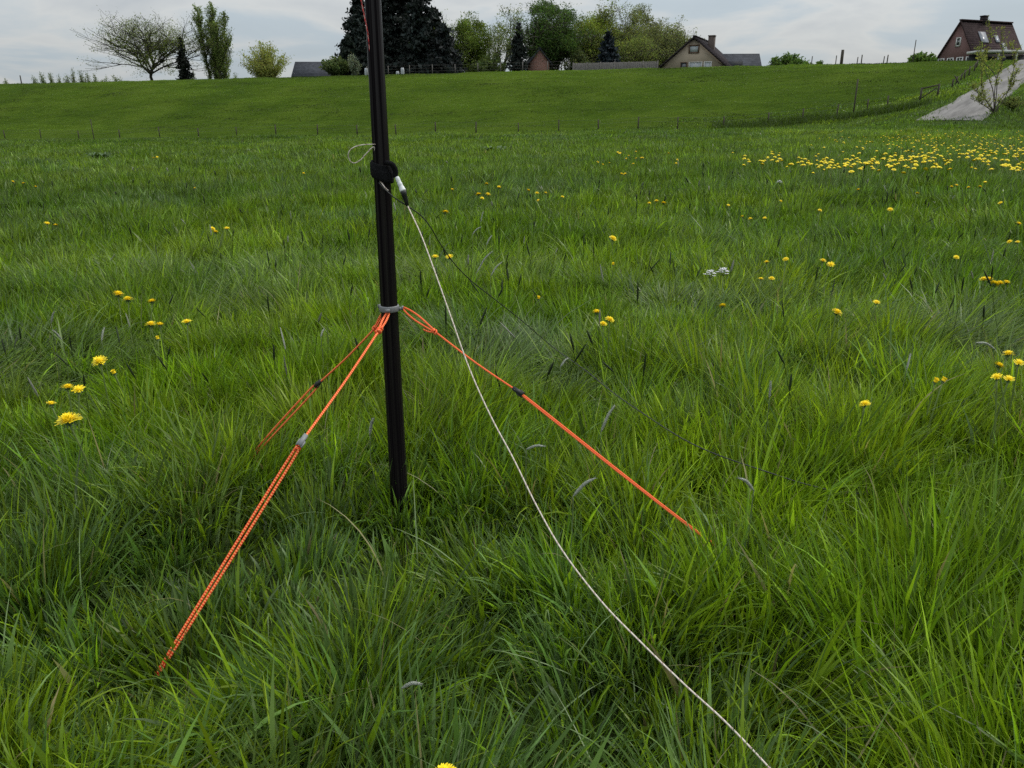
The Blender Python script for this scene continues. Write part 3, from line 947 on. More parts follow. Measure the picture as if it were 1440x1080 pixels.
for k in range(16):
    D(random.uniform(840, 960), random.uniform(213, 232), 4, 'dandelion speck in the thin band beyond the centre of the meadow', 'thin band of dandelion specks')
G_ = 'single dandelions in the right half of the meadow'
D(862, 336, 12, 'lone round dandelion between the pole and the white flowers', G_, .27, 1)
D(862, 372, 7, 'faint small dandelion below the lone round one', G_, .2, 3)
D(839, 440, 15, 'upper dandelion of three right of the cream wire', G_)
D(857, 450, 14, 'right flat dandelion of three right of the cream wire', G_)
D(848, 456, 7, 'lower small dandelion of three right of the cream wire', G_)
D(757, 420, 8, 'dim dandelion low in the grass behind the black cable', G_, .2, 3)
D(1176, 440, 17, 'lone bright dandelion facing up in the right middle of the meadow', G_, .27)
D(1232, 426, 11, 'small dandelion up and right of the lone bright one', G_)
D(1016, 431, 11, 'small flat dandelion below the two white flowers', G_)
D(1216, 569, 15, 'flat tilted dandelion nearest the viewer in the right half', G_, .24, 1)
D(1315, 537, 8, 'left of two closed dandelions low in the grass at right', G_, .2, 3)
D(1326, 536, 8, 'right of two closed dandelions low in the grass at right', G_, .2, 3)
D(626, 1088, 26, 'dandelion cut off by the bottom edge of the picture', G_, .2)
for a, b, s in ((1157, 367, 10), (1168, 373, 12), (1105, 365, 9), (1078, 369, 8), (1070, 393, 6), (1085, 392, 8)):
    D(a, b, s, 'small dandelion in the loose group right of the two white flowers', 'dandelions right of the white flowers')
for a, b, s in ((1383, 393, 11), (1391, 394, 14), (1398, 400, 15), (1406, 399, 13), (1415, 398, 12)):
    D(a, b, s, 'dandelion in the tight clump by the right edge, upper of two clumps', 'upper dandelion clump by the right edge')
for a, b, s, k in ((1417, 499, 18, 1), (1404, 515, 17, 0), (1402, 531, 15, 2), (1418, 534, 14, 2), (1432, 511, 11, 2)):
    D(a, b, s, 'dandelion in the lower and nearer of two clumps by the right edge', 'lower dandelion clump by the right edge', .26, k)
for a, b, s in ((1432, 315, 9), (1420, 340, 6), (1431, 341, 6), (1407, 286, 7), (1252, 295, 8), (1153, 296, 6), (1207, 267, 6), (1044, 305, 6), (1055, 308, 7),
                (1075, 307, 6), (1098, 283, 5), (1338, 263, 6), (1345, 261, 6), (1362, 264, 6), (1378, 263, 6), (1330, 232, 6), (1290, 272, 5), (1345, 362, 5), (1024, 289, 5)):
    D(a, b, s, 'tiny dandelion between the near clumps and the yellow patch at right', 'tiny dandelions in front of the yellow patch')

# the dense yellow patch below the road: simple one-piece flowers
mbf = MB()
def far_flower():
    mb = MB()
    rr = random.Random(11)
    for (n, r1, z1, wd) in ((12, .50, .14, .17), (10, .40, .26, .16)):
        for k in range(n):
            a = 2 * math.pi * (k + rr.uniform(-.3, .3)) / n
            petal(mb, a, .04, r1 * rr.uniform(.85, 1.08), .05, z1, wd, .05)
    mb.lathe([(.001, .34), (.16, .30), (.26, .18)], (0, 0, 0), 8)
    mb.cur = 1
    mb.tube([(0, 0, 0), (.1, 0, -2.0), (.2, .1, -4.6)], .045, 4)
    return mb.mesh('dandelion', [M_YEL, M_STEM])
FARF = far_flower()
clusters = [(1150, 228, 14, 5, 24), (1210, 232, 26, 4, 38), (1258, 230, 14, 4, 18), (1232, 208, 40, 7, 36), (1292, 198, 22, 5, 34), (1330, 206, 40, 8, 34), (1298, 226, 12, 4, 14),
            (1316, 231, 10, 3, 12), (1380, 224, 12, 8, 24), (1425, 222, 14, 8, 30), (1400, 195, 40, 6, 26), (1090, 224, 14, 3, 12), (1060, 226, 30, 4, 8), (1385, 203, 50, 12, 24), (1435, 234, 8, 4, 8)]
spots = []
for (cx, cy, sx_, sy_, n) in clusters:
    for k in range(int(n * 1.45)):
        px = random.gauss(cx, sx_ * 1.15); py = random.gauss(cy - 2, sy_ * 1.7)
        if px < 1015 or px > 1475: continue
        if py < 184: py = 184 + random.random() * 12
        p = hit(px, py, .27)
        if p is None or p.y > 50: continue
        spots.append((p, random.uniform(.054, .070), random.gauss(0, .2), random.gauss(0, .2), random.uniform(0, 6.28)))
spots.sort(key=lambda q: q[0].y)
room = 296 - sum(1 for o in bpy.data.objects if o.name.split('.')[0] == 'dandelion' and o.type == 'EMPTY')
for p, s, rx, ry, rz in spots[:room]:
    o = bpy.data.objects.new('dandelion', FARF); COL.objects.link(o)
    o.location = p; o.scale = (s, s, s); o.rotation_euler = (rx, ry, rz)
    tag(o, 'one of the many dandelions in the dense yellow patch below the gravel track', 'flower', 'dense yellow dandelion patch')
nvf = len(FARF.vertices); base_co = np.empty(nvf * 3, np.float32); FARF.vertices.foreach_get('co', base_co); base_co = base_co.reshape(-1, 3)
mb = MB(); p00 = spots[room][0]
for p, s, rx, ry, rz in spots[room:]:
    mt = Matrix.Translation(p - p00) @ Matrix.Rotation(rz, 4, 'Z') @ Matrix.Rotation(rx, 4, 'X') @ Matrix.Scale(s, 4)
    vs_ = [mt @ Vector(v) for v in base_co.tolist()]
    b0 = len(mb.v)
    mb.v += [tuple(v) for v in vs_]; mb.uv += [(0, 0)] * nvf
    for pl in FARF.polygons:
        mb.f.append(tuple(b0 + i for i in pl.vertices)); mb.mi.append(pl.material_index)
o = mb.build('dandelion_patch', [M_YEL, M_STEM], None, loc=p00)
tag(o, 'farthest part of the yellow dandelion patch below the gravel track', 'flowers', kind='stuff')

# cuckoo flowers
M_CUCK = mat('pale_lilac_petals', (.62, .60, .66), .6, .1, 60, spec=.2)
def cuckoo(px, py, label, sc_=1.0):
    p = hit(px, py, .27); g = Zs(p.x, p.y)
    e = empty('cuckoo_flower', (p.x, p.y, g)); tag(e, label, 'flower', 'pale cuckoo flowers')
    hh = p.z - g
    mb = MB()
    tops = []
    for k in range(11):
        a = 2.4 * k; r_ = .006 + .0018 * k
        c = Vector((math.cos(a) * r_, math.sin(a) * r_, hh + .014 - .0020 * k)) 
        tops.append(c)
        for j in range(4):
            b_ = a + j * math.pi / 2
            q = Vector((math.cos(b_), math.sin(b_), .25)); s_ = Vector((-math.sin(b_), math.cos(b_), 0))
            l_ = .0085 * sc_
            mb.add([c, c + q * l_ * .6 + s_ * l_ * .42, c + q * l_ * 1.05 + s_ * l_ * .2, c + q * l_ * 1.05 - s_ * l_ * .2, c + q * l_ * .6 - s_ * l_ * .42], [(0, 1, 2, 3, 4)])
    mb.build('flower_head', M_CUCK, e)
    mb = MB(); mb.tube([(.02, .01, -.02), (.005, 0, hh * .6), (0, 0, hh - .02)], .0018, 6)
    for c in tops: mb.tube([(0, 0, hh - .02), c], .0007, 4)
    mb.build('stem', M_STEM, e, smooth=True)
cuckoo(999, 385, 'left pale cuckoo flower of the pair in the right middle of the meadow')
cuckoo(1017, 382, 'right and fuller pale cuckoo flower of the pair in the right middle', 1.15)
cuckoo(1096, 256, 'far pale cuckoo flower in front of the yellow patch', 1.5)

# conspicuous pale seed spikes
M_SPIKE = mat('pale_woolly_spike', (.52, .55, .46), .9, .2, 400, .8, 900, spec=.1)
M_SPIKEST = mat('spike_stalk', (.10, .14, .05), .6, .2, 60)
def foxtail(p0, p1, label, h0):
    a = hit(p0[0], p0[1], h0); b = at(p1[0], p1[1], a.y + random.uniform(-.02, .02))
    g = Zs(a.x, a.y)
    e = empty('foxtail_grass', (a.x, a.y, g)); tag(e, label, 'grass stalk', 'pale woolly grass spikes')
    o_ = Vector((a.x, a.y, g)); A = a - o_; B = b - o_
    mid = (A + B) / 2 + Vector((0, 0, (B - A).length * .12))
    mb = MB(); pts = smooth_path([A, mid, B], 6)
    L_ = (B - A).length
    rmax = min(.0033, max(.0026, L_ * .06))
    mb.tube(pts, [rmax * k for k in (.35, .7, .9, 1, 1, 1, .98, .95, .9, .82, .7, .5, .2)], 8)
    rg = random.Random(int(p0[0]))
    for i in range(70):          # bristles
        q = pts[rg.randrange(1, 12)]
        a_ = rg.uniform(0, 6.28); dd = Vector((math.cos(a_), math.sin(a_) * .5, rg.uniform(-.4, 1))) .normalized()
        s_ = dd.cross(Vector((0, 1, 0))).normalized() * .0005
        mb.add([q - s_, q + s_, q + dd * rmax * 1.9 + (B - A).normalized() * .003], [(0, 1, 2)])
    mb.build('spike', M_SPIKE, e, smooth=True)
    mb = MB(); mb.tube(smooth_path([(A.x * .3 + random.gauss(0, .02), random.gauss(0, .02), -.02), A * .6 + Vector((0, 0, 0)), A], 5), .0011, 5)
    mb.build('stalk', M_SPIKEST, e, smooth=True)
FX = [((845, 608), (865, 570), 'pale upright spike between the orange rope and black cable', .22), ((806, 698), (838, 672), 'pale arching spike below the right orange rope', .2),
      ((740, 632), (768, 628), 'pale bent spike close behind the cream wire', .22), ((520, 612), (525, 588), 'short pale spike just left of the pole foot', .2),
      ((670, 385), (693, 353), 'pale arching spike right of the black cable where it leaves the plug', .26), ((690, 388), (707, 368), 'thin pale spike beside the black cable', .25),
      ((664, 330), (677, 319), 'bent pale spike far right of the plug', .28), ((676, 313), (680, 297), 'upright pale spike far right of the plug', .28), ((684, 345), (692, 331), 'drooping pale spike above the black cable', .28),
      ((605, 330), (604, 345), 'faint drooping pale spike between wire and cable', .25), ((87, 478), (73, 464), 'pale curved spike above the left dandelions', .26), ((72, 455), (77, 438), 'pale upright spike above the left dandelions', .27),
      ((143, 480), (147, 460), 'pale spike between the left dandelions', .25), ((565, 968), (594, 962), 'pale fallen spike in the bottom foreground', .14), ((451, 474), (456, 462), 'short pale spike left of the knots', .25),
      ((1060, 690), (1038, 672), 'pale bent spike beyond the end of the right rope', .22), ((1372, 482), (1400, 492), 'pale arching spike beside the clump at right edge', .25), ((1275, 520), (1281, 497), 'dusky spike left of the right edge clump', .25),
      ((1082, 560), (1084, 536), 'brownish upright spike right of the black cable', .25), ((788, 516), (800, 503), 'thin pale spike above the black cable', .25)]
for a, b, l_, h_ in FX: foxtail(a, b, l_, h_)

# leafy weed clumps
M_WEED = leaf_mat('weed_leaves', .25, .45, .4)
def weed(px, py, rad, hgt, n, col, label):
    p = hit(px, py, 0.02); 
    V = []; F_ = []; C = []
    rr = np.random.default_rng(int(px))
    loops = []; tot = []
    ll = rad * .85 if rad > .3 else rad
    for k in range(n):
        a = rr.uniform(0, 6.28); l_ = ll * rr.uniform(.5, 1.1); up = hgt * rr.uniform(.5, 1.1); w_ = l_ * (.16 if rad > .3 else .28)
        c, s = math.cos(a), math.sin(a); b0 = len(V)
        rows = ((0, 0, .3), (.3, .6, 1), (.65, .95, .9), (1, .8, 0.05))
        jx, jy = rr.normal(0, .012 if rad > .3 else 0, 2)
        for (q, hq, wq) in rows:
            for sg in (-1, 1):
                V.append((p.x + jx + c * l_ * q - s * sg * w_ * wq * .5, p.y + jy + s * l_ * q + c * sg * w_ * wq * .5, p.z - .03 + up * hq + .02 * l_ * abs(sg)))
        cc = np.array(col) * rr.uniform(.7, 1.3)
        C += [cc] * 8
        for i in range(3):
            loops += [b0 + 2 * i, b0 + 2 * i + 1, b0 + 2 * i + 3, b0 + 2 * i + 2]; tot.append(4)
    V = np.array(V) - np.array(p)
    me = mesh_arrays('dock_plant', V, loops, tot, M_WEED, np.array(C), smooth=True)
    o = bpy.data.objects.new('dock_plant', me); COL.objects.link(o); o.location = p
    tag(o, label, 'plant', 'leafy weeds in the meadow')
weed(140, 226, .5, .26, 90, (.055, .105, .016), 'dark leafy weed clump far back at the left')
weed(698, 214, .7, .2, 90, (.06, .115, .018), 'low dark weed clump far behind the plug')
weed(190, 578, .07, .10, 14, (.05, .10, .015), 'small leafy plant beside the left dandelions')
weed(535, 1072, .08, .06, 9, (.075, .13, .03), 'pale dandelion leaf rosette at the bottom edge')

# ------------------------------------------------------------------ field fence, gate, posts
def post_mb(h, r, lean=0):
    mb = MB(); mb.tube([(0, 0, -.3), (lean * .5, 0, h * .5), (lean, 0, h)], [r * 1.05, r, r * .95], 7); return mb

fence = empty('wire_fence', (0, 0, 0))
tag(fence, 'long low wire fence with thin dark posts along the foot of the dike', 'fence')
posts = [(-57, 199), (1, 200), (52, 200), (106, 200), (164, 199), (221, 199), (276, 198), (330, 197), (386, 196), (445, 195), (501, 194), (556, 194), (612, 193), (669, 192), (729, 191),
         (786, 190), (842, 188), (898, 187), (954, 186)]
tops = []
for px, py in posts:
    s = (px - 720) / F * CP
    y = (V0 - 2.0) / (EV[0] * s + EV[1]); x = s * y
    z = Zs(x, y)
    hgt = random.uniform(.95, 1.12)
    o = post_mb(hgt, random.uniform(.05, .065), random.gauss(0, .03)).build('post', M_WOODD, fence, loc=(x, y, z))
    tops.append(Vector((x, y, z + hgt)))
for px, py, h_ in ((1017, 181, .95), (1080, 175, .9), (1128, 171, 1.0), (1176, 165, 1.0), (1219, 158, 1.0), (1247, 154, 1.0)):
    p = hit(px, py)
    hgt = h_ + .05
    o = post_mb(hgt, .06, random.gauss(0, .03)).build('post', M_WOODD, fence, loc=p)
    tops.append(p + Vector((0, 0, hgt)))
mb = MB()
for dz in (.08, .38):
    mb.tube([t - Vector((0, 0, dz)) for t in tops], .004, 4)
mb.build('wire', M_PEG, fence)

def stake(px, py_b, py_t, r, label, kind='post', y=None, m=None):
    p = hit(px, py_b) if y is None else None
    if p is None:
        q = at(px, py_b, y or 100); p = Vector((q.x, q.y, Zs(q.x, q.y)))
    t = at(px, py_t, p.y)
    hgt = t.z - p.z
    o = post_mb(hgt, r, random.gauss(0, .02)).build(kind, m or M_WOODD, None, loc=p)
    tag(o, label, 'post'); return o
stake(1199.5, 163, 111, .06, 'tall thin dark stake standing among the fence posts at right')
stake(133, 199, 168, .035, 'thin tall stake by the fence at the far left')

# gate left of the road
ga, gb = hit(1293.5, 142), hit(1318, 136)
gate = empty('field_gate', ga); tag(gate, 'open dark timber gate frame with a diagonal brace beside the gravel track', 'gate')
d = gb - ga
hA = at(1292, 125, ga.y).z - ga.z + .1; hB = at(1317.5, 119.5, gb.y).z - gb.z + .1
for q, h_ in ((Vector((0, 0, 0)), hA), (d, hB)):
    mb = MB(); mb.tube([q + Vector((0, 0, -.2)), q + Vector((0, 0, h_))], .075, 6); mb.build('gate_post', M_WOODD, gate)
mb = MB(); mb.tube([Vector((0, 0, hA - .08)), d + Vector((0, 0, hB - .08))], .055, 6); mb.build('top_rail', M_WOODD, gate)
mb = MB(); mb.tube([Vector((0, 0, .15)), d * .9 + Vector((0, 0, hB - .25))], .045, 6); mb.build('brace', M_WOODD, gate)

rf = empty('ramp_fence', (0, 0, 0)); tag(rf, 'short row of dark posts climbing beside the gravel track', 'fence')
rt = []
for px, pb, pt in ((1339, 123, 111), (1344.5, 120, 107), (1350, 115, 103), (1356, 111, 98), (1362.5, 106, 93), (1370, 100, 88), (1373, 95, 84)):
    p = hit(px, pb)
    hgt = at(px, pt, p.y).z - p.z
    post_mb(hgt, .06, random.gauss(0, .04)).build('post', M_WOODD, rf, loc=p); rt.append(p + Vector((0, 0, hgt * .8)))
mb = MB(); mb.tube(rt, .02, 4); mb.build('rail', M_WOODD, rf)
p0 = hit(1339, 123); mb = MB(); mb.tube([p0 + Vector((.05, 0, .9)), p0 + Vector((.8, .2, .05))], .05, 5); mb.build('strut', M_WOODD, rf)

# ------------------------------------------------------------------ trees
def leaf_quads(C, size, col, rs, flat=0.0):
    """one small bent leaf clump (two triangles folded) per centre"""
    n = len(C)
    a = rs.normal(0, 1, (n, 3)); a /= np.linalg.norm(a, axis=1)[:, None]
    b = rs.normal(0, 1, (n, 3)); b[:, 2] *= (1 - flat)
    b -= a * (a * b).sum(1)[:, None]; b /= np.linalg.norm(b, axis=1)[:, None] + 1e-9
    s = (size * rs.lognormal(0, .3, n))[:, None]
    c = np.cross(a, b)
    V = np.stack((C - a * s, C - b * s * .55 + c * s * .12, C + a * s, C + b * s * .55 + c * s * .12), 1).reshape(-1, 3)
    loops = np.arange(4 * n); tot = np.full(n, 4)
    return V, loops, tot, np.repeat(col, 4, 0)

def crown_obj(C, size, base, spread, rs, parent, m=None, name='crown'):
    n = len(C)
    # light and dark clumps: whole twigs differ in leaf colour
    cl = noise(C[:, 0] * .8 + C[:, 2] * .45, C[:, 1] * .8 + C[:, 2] * .6, 5)
    col = np.array(base)[None] * (1 + spread * (cl - .5) * 2.2)[:, None] * rs.uniform(1 - spread * .3, 1 + spread * .3, n)[:, None]
    col[:, 0] *= rs.uniform(.85, 1.2, n)
    V, l_, t_, c_ = leaf_quads(C, size, col, rs)
    me = mesh_arrays(name, V, l_, t_, m or M_LEAF, c_)
    o = bpy.data.objects.new(name, me); COL.objects.link(o); o.parent = parent
    return o

def grow(rs, height, width, levels=4, nb=(5, 5, 4, 3), trunk=.22, r0=.03, up=.35, stems=1, lowbr=0.0, pct=90):
    """skeleton in a unit frame, fitted to height x width; returns polylines with radii and twig tips"""
    lines = []; tips = []
    def br(p, d, l, r, lev):
        pts = [p]; q = p.copy(); dd = d.copy()
        ns = 4
        for i in range(ns):
            dd = dd + rs.normal(0, .14, 3); dd[2] += up * .12 * (1 if lev else .2); dd /= np.linalg.norm(dd)
            q = q + dd * l / ns; pts.append(q)
        lines.append((pts, np.linspace(r, r * .55, ns + 1)))
        if lev >= levels:
            for s in (.4, .7, 1.0): tips.append(pts[int(s * ns)])
            return
        k = nb[min(lev, len(nb) - 1)]
        for i in range(k):
            s = rs.uniform(.35 if lev else max(.3, lowbr), 1.0) if i else 1.0
            j = min(int(s * ns), ns - 1); o_ = pts[j] * (1 - (s * ns - j)) + pts[j + 1] * (s * ns - j)
            ax = rs.normal(0, 1, 3); ax -= dd * (ax @ dd); ax /= np.linalg.norm(ax)
            an = rs.uniform(.45, 1.05) if i else rs.uniform(.1, .35)
            nd = dd * math.cos(an) + ax * math.sin(an); nd[2] += up * .5; nd /= np.linalg.norm(nd)
            br(o_, nd, l * rs.uniform(.58, .82), r * .55 * rs.uniform(.8, 1.1), lev + 1)
    for k in range(stems):
        d = np.array((0, 0, 1.0)) if stems == 1 else np.array((rs.normal(0, .35), rs.normal(0, .35), 1.0))
        d /= np.linalg.norm(d)
        br(np.array((rs.normal(0, .02), rs.normal(0, .02), 0)) if stems > 1 else np.zeros(3), d, trunk * (1 if stems == 1 else rs.uniform(.8, 1.2)), r0, 0)
    T = np.array(tips)
    zmax = T[:, 2].max(); wx = np.percentile(np.abs(T[:, :2]), pct)
    S = np.array((width / 2 / wx, width / 2 / wx, height / zmax))
    lines = [([p * S for p in pts], rad * height) for pts, rad in lines]
    return lines, T * S

def trunk_obj(lines, parent, m, n=5, rmin=.012):
    mb = MB()
    for pts, rad in lines:
        mb.tube(pts, [max(rmin, r) for r in rad], n, cap=False)
    return mb.build('trunk', m, parent, smooth=True)

def tree_base(px, Y, py_ref=95):
    q = at(px, py_ref, Y); return Vector((q.x, q.y, Zs(q.x, q.y)))

def tree_dims(px, py_t, wpx, Y):
    b = tree_base(px, Y, (py_t + 100) / 2); t = at(px, py_t, Y)
    return b, t.z - b.z, wpx / F * depth(t)

def broad(name, label, px, py_t, wpx, Y, col, nl, leaf, seed, levels=4, nb=(5, 5, 4, 3), up=.35, sig=.5, spread=.35, stems=1, bark=None, trunk=.22, r0=.022, group=None, rmin=.015, pct=90, fill=0.0):
    rs = np.random.default_rng(seed)
    b, h, wd = tree_dims(px, py_t, wpx, Y)
    e = empty(name, b); tag(e, label, 'tree' if h > 3.5 else 'bush', group)
    lines, T = grow(rs, h, wd, levels, nb, trunk, r0, up, stems, 0.0, pct)
    trunk_obj(lines, e, bark or M_BARK, rmin=rmin)
    if nl:
        nf = int(nl * fill)
        C = T[rs.integers(0, len(T), nl - nf)] + np.clip(rs.normal(0, sig, (nl - nf, 3)), -1.5 * sig, 1.5 * sig)
        if nf:          # leafy boughs bulging out round the crown
            k = 46
            d = rs.normal(0, 1, (k, 3)); d /= np.linalg.norm(d, axis=1)[:, None]
            cc = d * rs.uniform(.45, .93, k)[:, None] * np.array((wd * .47, wd * .47, h * .44)) + np.array((0, 0, h * .53))
            i = rs.integers(0, k, nf); sz = rs.uniform(.045, .085, k)[i][:, None] * (wd + h) / 2
            C = np.concatenate((C, cc[i] + np.clip(rs.normal(0, 1, (nf, 3)), -1.7, 1.7) * sz * np.array((1, 1, .75))))
        C = C[C[:, 2] > .1]
        crown_obj(C, leaf, col, spread, rs, e)
    return e

def conifer(name, label, px, py_t, wpx, Y, col, seed, layers=26, per=12, leaf=.22, shape=.8, droop=.25, base_h=.04, blue=False, group=None):
    rs = np.random.default_rng(seed)
    b, h, wd = tree_dims(px, py_t, wpx, Y)
    e = empty(name, b); tag(e, label, 'tree', group)
    mb = MB(); mb.tube([(0, 0, -.3), (0, 0, h * .5), (rs.normal(0, .05), 0, h)], [h * .02 + .05, h * .011 + .03, .02], 7)
    C = []
    for i in range(layers):
        s = (i + rs.uniform(-.3, .3)) / layers
        z = h * (base_h + (1 - base_h) * s)
        rad = wd / 2 * max(.03, (1 - s)) ** shape
        for k in range(max(3, int(per * (.45 + .55 * (1 - s))))):
            a = rs.uniform(0, 6.283); l_ = rad * rs.uniform(.5, 1.2)
            end = np.array((math.cos(a) * l_, math.sin(a) * l_, z - droop * l_ + .1 * rs.normal()))
            st = np.array((0, 0, z))
            if rs.random() < .5: mb.tube([st, (st + end) / 2 + np.array((0, 0, .05 * l_)), end], [.03, .02, .01], 4, cap=False)
            m_ = int(5 + l_ * 12)
            q = rs.random(m_)[:, None] ** .7
            P_ = st * (1 - q) + end * q + np.stack((rs.normal(0, .10 + .09 * l_ * q[:, 0]), rs.normal(0, .10 + .09 * l_ * q[:, 0]), rs.normal(-.08, .12, m_)), 1)
            C.append(P_)
    C = np.concatenate(C); C = C[C[:, 2] > .05]
    mb.build('trunk', M_BARKD, e, smooth=True)
    crown_obj(C, leaf, col, .35, rs, e, M_NEEDLE)
    return e

def poplar(label, px, py_t, wpx, Y, col, seed):
    rs = np.random.default_rng(seed)
    b, h, wd = tree_dims(px, py_t, wpx, Y)
    e = empty('poplar_tree', b); tag(e, label, 'tree')
    lines = []; C = []
    # three upright leaders, each a narrow column of steep twigs
    for (ox, oy, hh, cw) in ((-.30, 0, .93, .36), (.02, .1, 1.0, .33), (.31, -.05, .86, .33), (-.08, .2, .80, .36), (.14, -.2, .72, .40)):
        ox *= wd; oy *= wd; H = h * hh
        lead = [np.array((ox * (.3 + .7 * s ** .5), oy * s ** .5, H * s)) + rs.normal(0, .05, 3) for s in np.linspace(0, 1, 8)]
        lead[0] = np.array((ox * .35, oy * .3, -.2))
        lines.append((lead, np.linspace(.26, .02, 8)))
        for k in range(95):
            s = rs.uniform(.06, .97); i = min(int(s * 7), 6); p = lead[i] * (1 - (s * 7 - i)) + lead[i + 1] * (s * 7 - i)
            l_ = cw * wd * rs.uniform(.5, 1.1) * min(1, (1.08 - s) * 2.4) * (.5 + .5 * min(1, s * 4))
            a = rs.uniform(0, 6.28); d = np.array((math.cos(a) * .62, math.sin(a) * .62, 1.15))
            q = p + d * l_
            lines.append(([p, (p + q) / 2, q], np.array((.035, .025, .012))))
            m_ = int(14 + 26 * l_)
            t = rs.random(m_)[:, None]
            if rs.random() < .88: C.append(p * (1 - t) + q * t + rs.normal(0, .16, (m_, 3)))
    trunk_obj(lines, e, M_BARK)
    crown_obj(np.concatenate(C), .115, col, .35, rs, e)

def willow(name, label, px, py_t, wpx, Y, col, seed, n=70, leaf=.12, group=None, per=30):
    rs = np.random.default_rng(seed)
    b, h, wd = tree_dims(px, py_t, wpx, Y)
    e = empty(name, b); tag(e, label, 'tree' if h > 4 else 'bush', group)
    lines = []; C = []
    for k in range(n):
        a = rs.uniform(0, 6.28); rr = wd / 2 * rs.uniform(.1, 1.0); H = h * (1 - .35 * (rr / (wd / 2)) ** 2) * rs.uniform(.55, 1.0)
        pts = [np.array((math.cos(a) * rr * s ** 1.3, math.sin(a) * rr * s ** 1.3, H * s - (0 if s < .9 else .04 * H))) + rs.normal(0, .06 * h / 8, 3) * (s > 0) for s in (0, .25, .5, .75, 1)]
        lines.append((pts, np.linspace(.05, .01, 5) * h / 6))
        for i in range(1, 5):
            t = rs.random(per)[:, None]
            C.append(pts[i - 1] * (1 - t) + pts[i] * t + rs.normal(0, .05 * h, (per, 3)) * .7)
    trunk_obj(lines, e, M_BARK, 4)
    C = np.concatenate(C); C = C[C[:, 2] > .08 * h * rs.random(len(C))]
    crown_obj(C, leaf, col, .3, rs, e)
    return e

DEC = 'trees behind the dike'
# left group
broad('spreading_tree', 'broad spreading tree with bare dark limbs and sparse young leaves', 211, 17, 120, 150, (0.136, 0.171, 0.047), 16000, .09, 101, 4, (11, 6, 4, 3), .42, .36, .3, stems=1, trunk=.13, r0=.026, fill=.45, pct=90, bark=M_BARKD, group=DEC, rmin=.02)
conifer('ivy_conifer', 'narrow black-green conifer in front of the spreading tree', 256, 50, 27, 146, (0.012, 0.016, 0.012), 102, 24, 14, .2, .75, .3)
poplar('tall columnar poplar tree with three upright leaders at the left', 300, 2, 64, 150, (0.147, 0.195, 0.061), 103)
willow('willow_bush', 'round yellowish willow bush right of the poplar', 373, 53, 80, 146, (0.227, 0.249, 0.074), 104, 120, .13, None, 36)
small = [(45, 100, 9), (57, 97, 10), (70, 95, 11), (81, 102, 10), (92, 100, 12), (101, 93, 11), (112, 95, 9), (121, 96, 12), (131, 98, 10), (145, 100, 16), (6, 108, 8), (330, 97, 10), (162, 98, 18), (270, 95, 14)]
for i, (px, pt, w_) in enumerate(small):
    willow('young_tree', 'small pale young tree in the loose row on the skyline at far left', px, pt, w_, 168, (0.136, 0.171, 0.081), 200 + i, 16, .10, 'row of young trees on the skyline', 14)

# the dark conifer stand in the middle
conifer('dark_spruce', 'broad black-green spruce directly left of the pole', 506, -10, 84, 124, (0.019, 0.027, 0.024), 111, 30, 20, .26, .62, .3, group='dark conifers behind the pole')
conifer('dark_spruce', 'tallest black-green spruce showing right beside the pole', 562, -70, 92, 128, (0.018, 0.024, 0.021), 112, 34, 18, .26, .7, .3, group='dark conifers behind the pole')
conifer('dark_spruce', 'tall black-green spruce right of the one beside the pole', 592, -40, 82, 122, (0.019, 0.026, 0.024), 113, 32, 18, .26, .66, .3, group='dark conifers behind the pole')
conifer('dark_spruce', 'black-green spruce half hidden behind the pole itself', 540, -30, 70, 127, (0.018, 0.024, 0.021), 116, 30, 18, .26, .66, .3, group='dark conifers behind the pole')
conifer('dark_spruce', 'dark spruce filling the gap before the shorter one at the right end', 612, 8, 66, 124, (0.019, 0.026, 0.022), 117, 28, 18, .26, .6, .3, group='dark conifers behind the pole')
conifer('dark_spruce', 'shorter dark spruce at the right end of the conifer stand', 624, 30, 62, 120, (0.021, 0.026, 0.026), 114, 24, 20, .26, .5, .3, group='dark conifers behind the pole')
conifer('dark_spruce', 'small dark spruce at the left foot of the conifer stand', 490, 48, 46, 121, (0.014, 0.022, 0.016), 115, 20, 16, .24, .55, .3, group='dark conifers behind the pole')
willow('elder_shrub', 'dull green shrub at the left foot of the conifers', 474, 77, 52, 119, (0.088, 0.121, 0.047), 121, 90, .15, None, 34)
willow('blossom_shrub', 'pale blossoming shrub in front of the left spruce', 498, 70, 22, 117.5, (0.181, 0.210, 0.162), 122, 30, .10, None, 24)
broad('leafy_tree', 'fresh green leafy tree right of the conifer stand', 660, 20, 78, 126, (0.125, 0.177, 0.038), 34000, .10, 131, 4, (5, 5, 4, 3), .28, .5, .4, stems=3, trunk=.22, fill=0.6, group=DEC)
broad('leafy_tree', 'thin airy young tree with sky showing through', 706, 8, 56, 124, (0.148, 0.183, 0.068), 5600, .10, 132, 4, (5, 4, 4, 3), .5, .32, .3, trunk=.15, fill=0.25, group=DEC, bark=M_BARKD)
conifer('pointed_cypress', 'small pointed dark conifer between the leafy trees', 729, 31, 36, 116, (0.021, 0.027, 0.024), 133, 26, 16, .2, .75, .15)
willow('green_shrub', 'olive green shrub below the airy tree', 690, 72, 56, 119, (0.085, 0.117, 0.043), 134, 60, .15, None, 34)
broad('leafy_tree', 'tall dense mid-green tree, highest of the leafy trees', 774, -3, 84, 122, (0.060, 0.105, 0.030), 52000, .105, 135, 4, (6, 5, 4, 3), .25, .55, .4, stems=3, trunk=.2, fill=0.65, group=DEC)
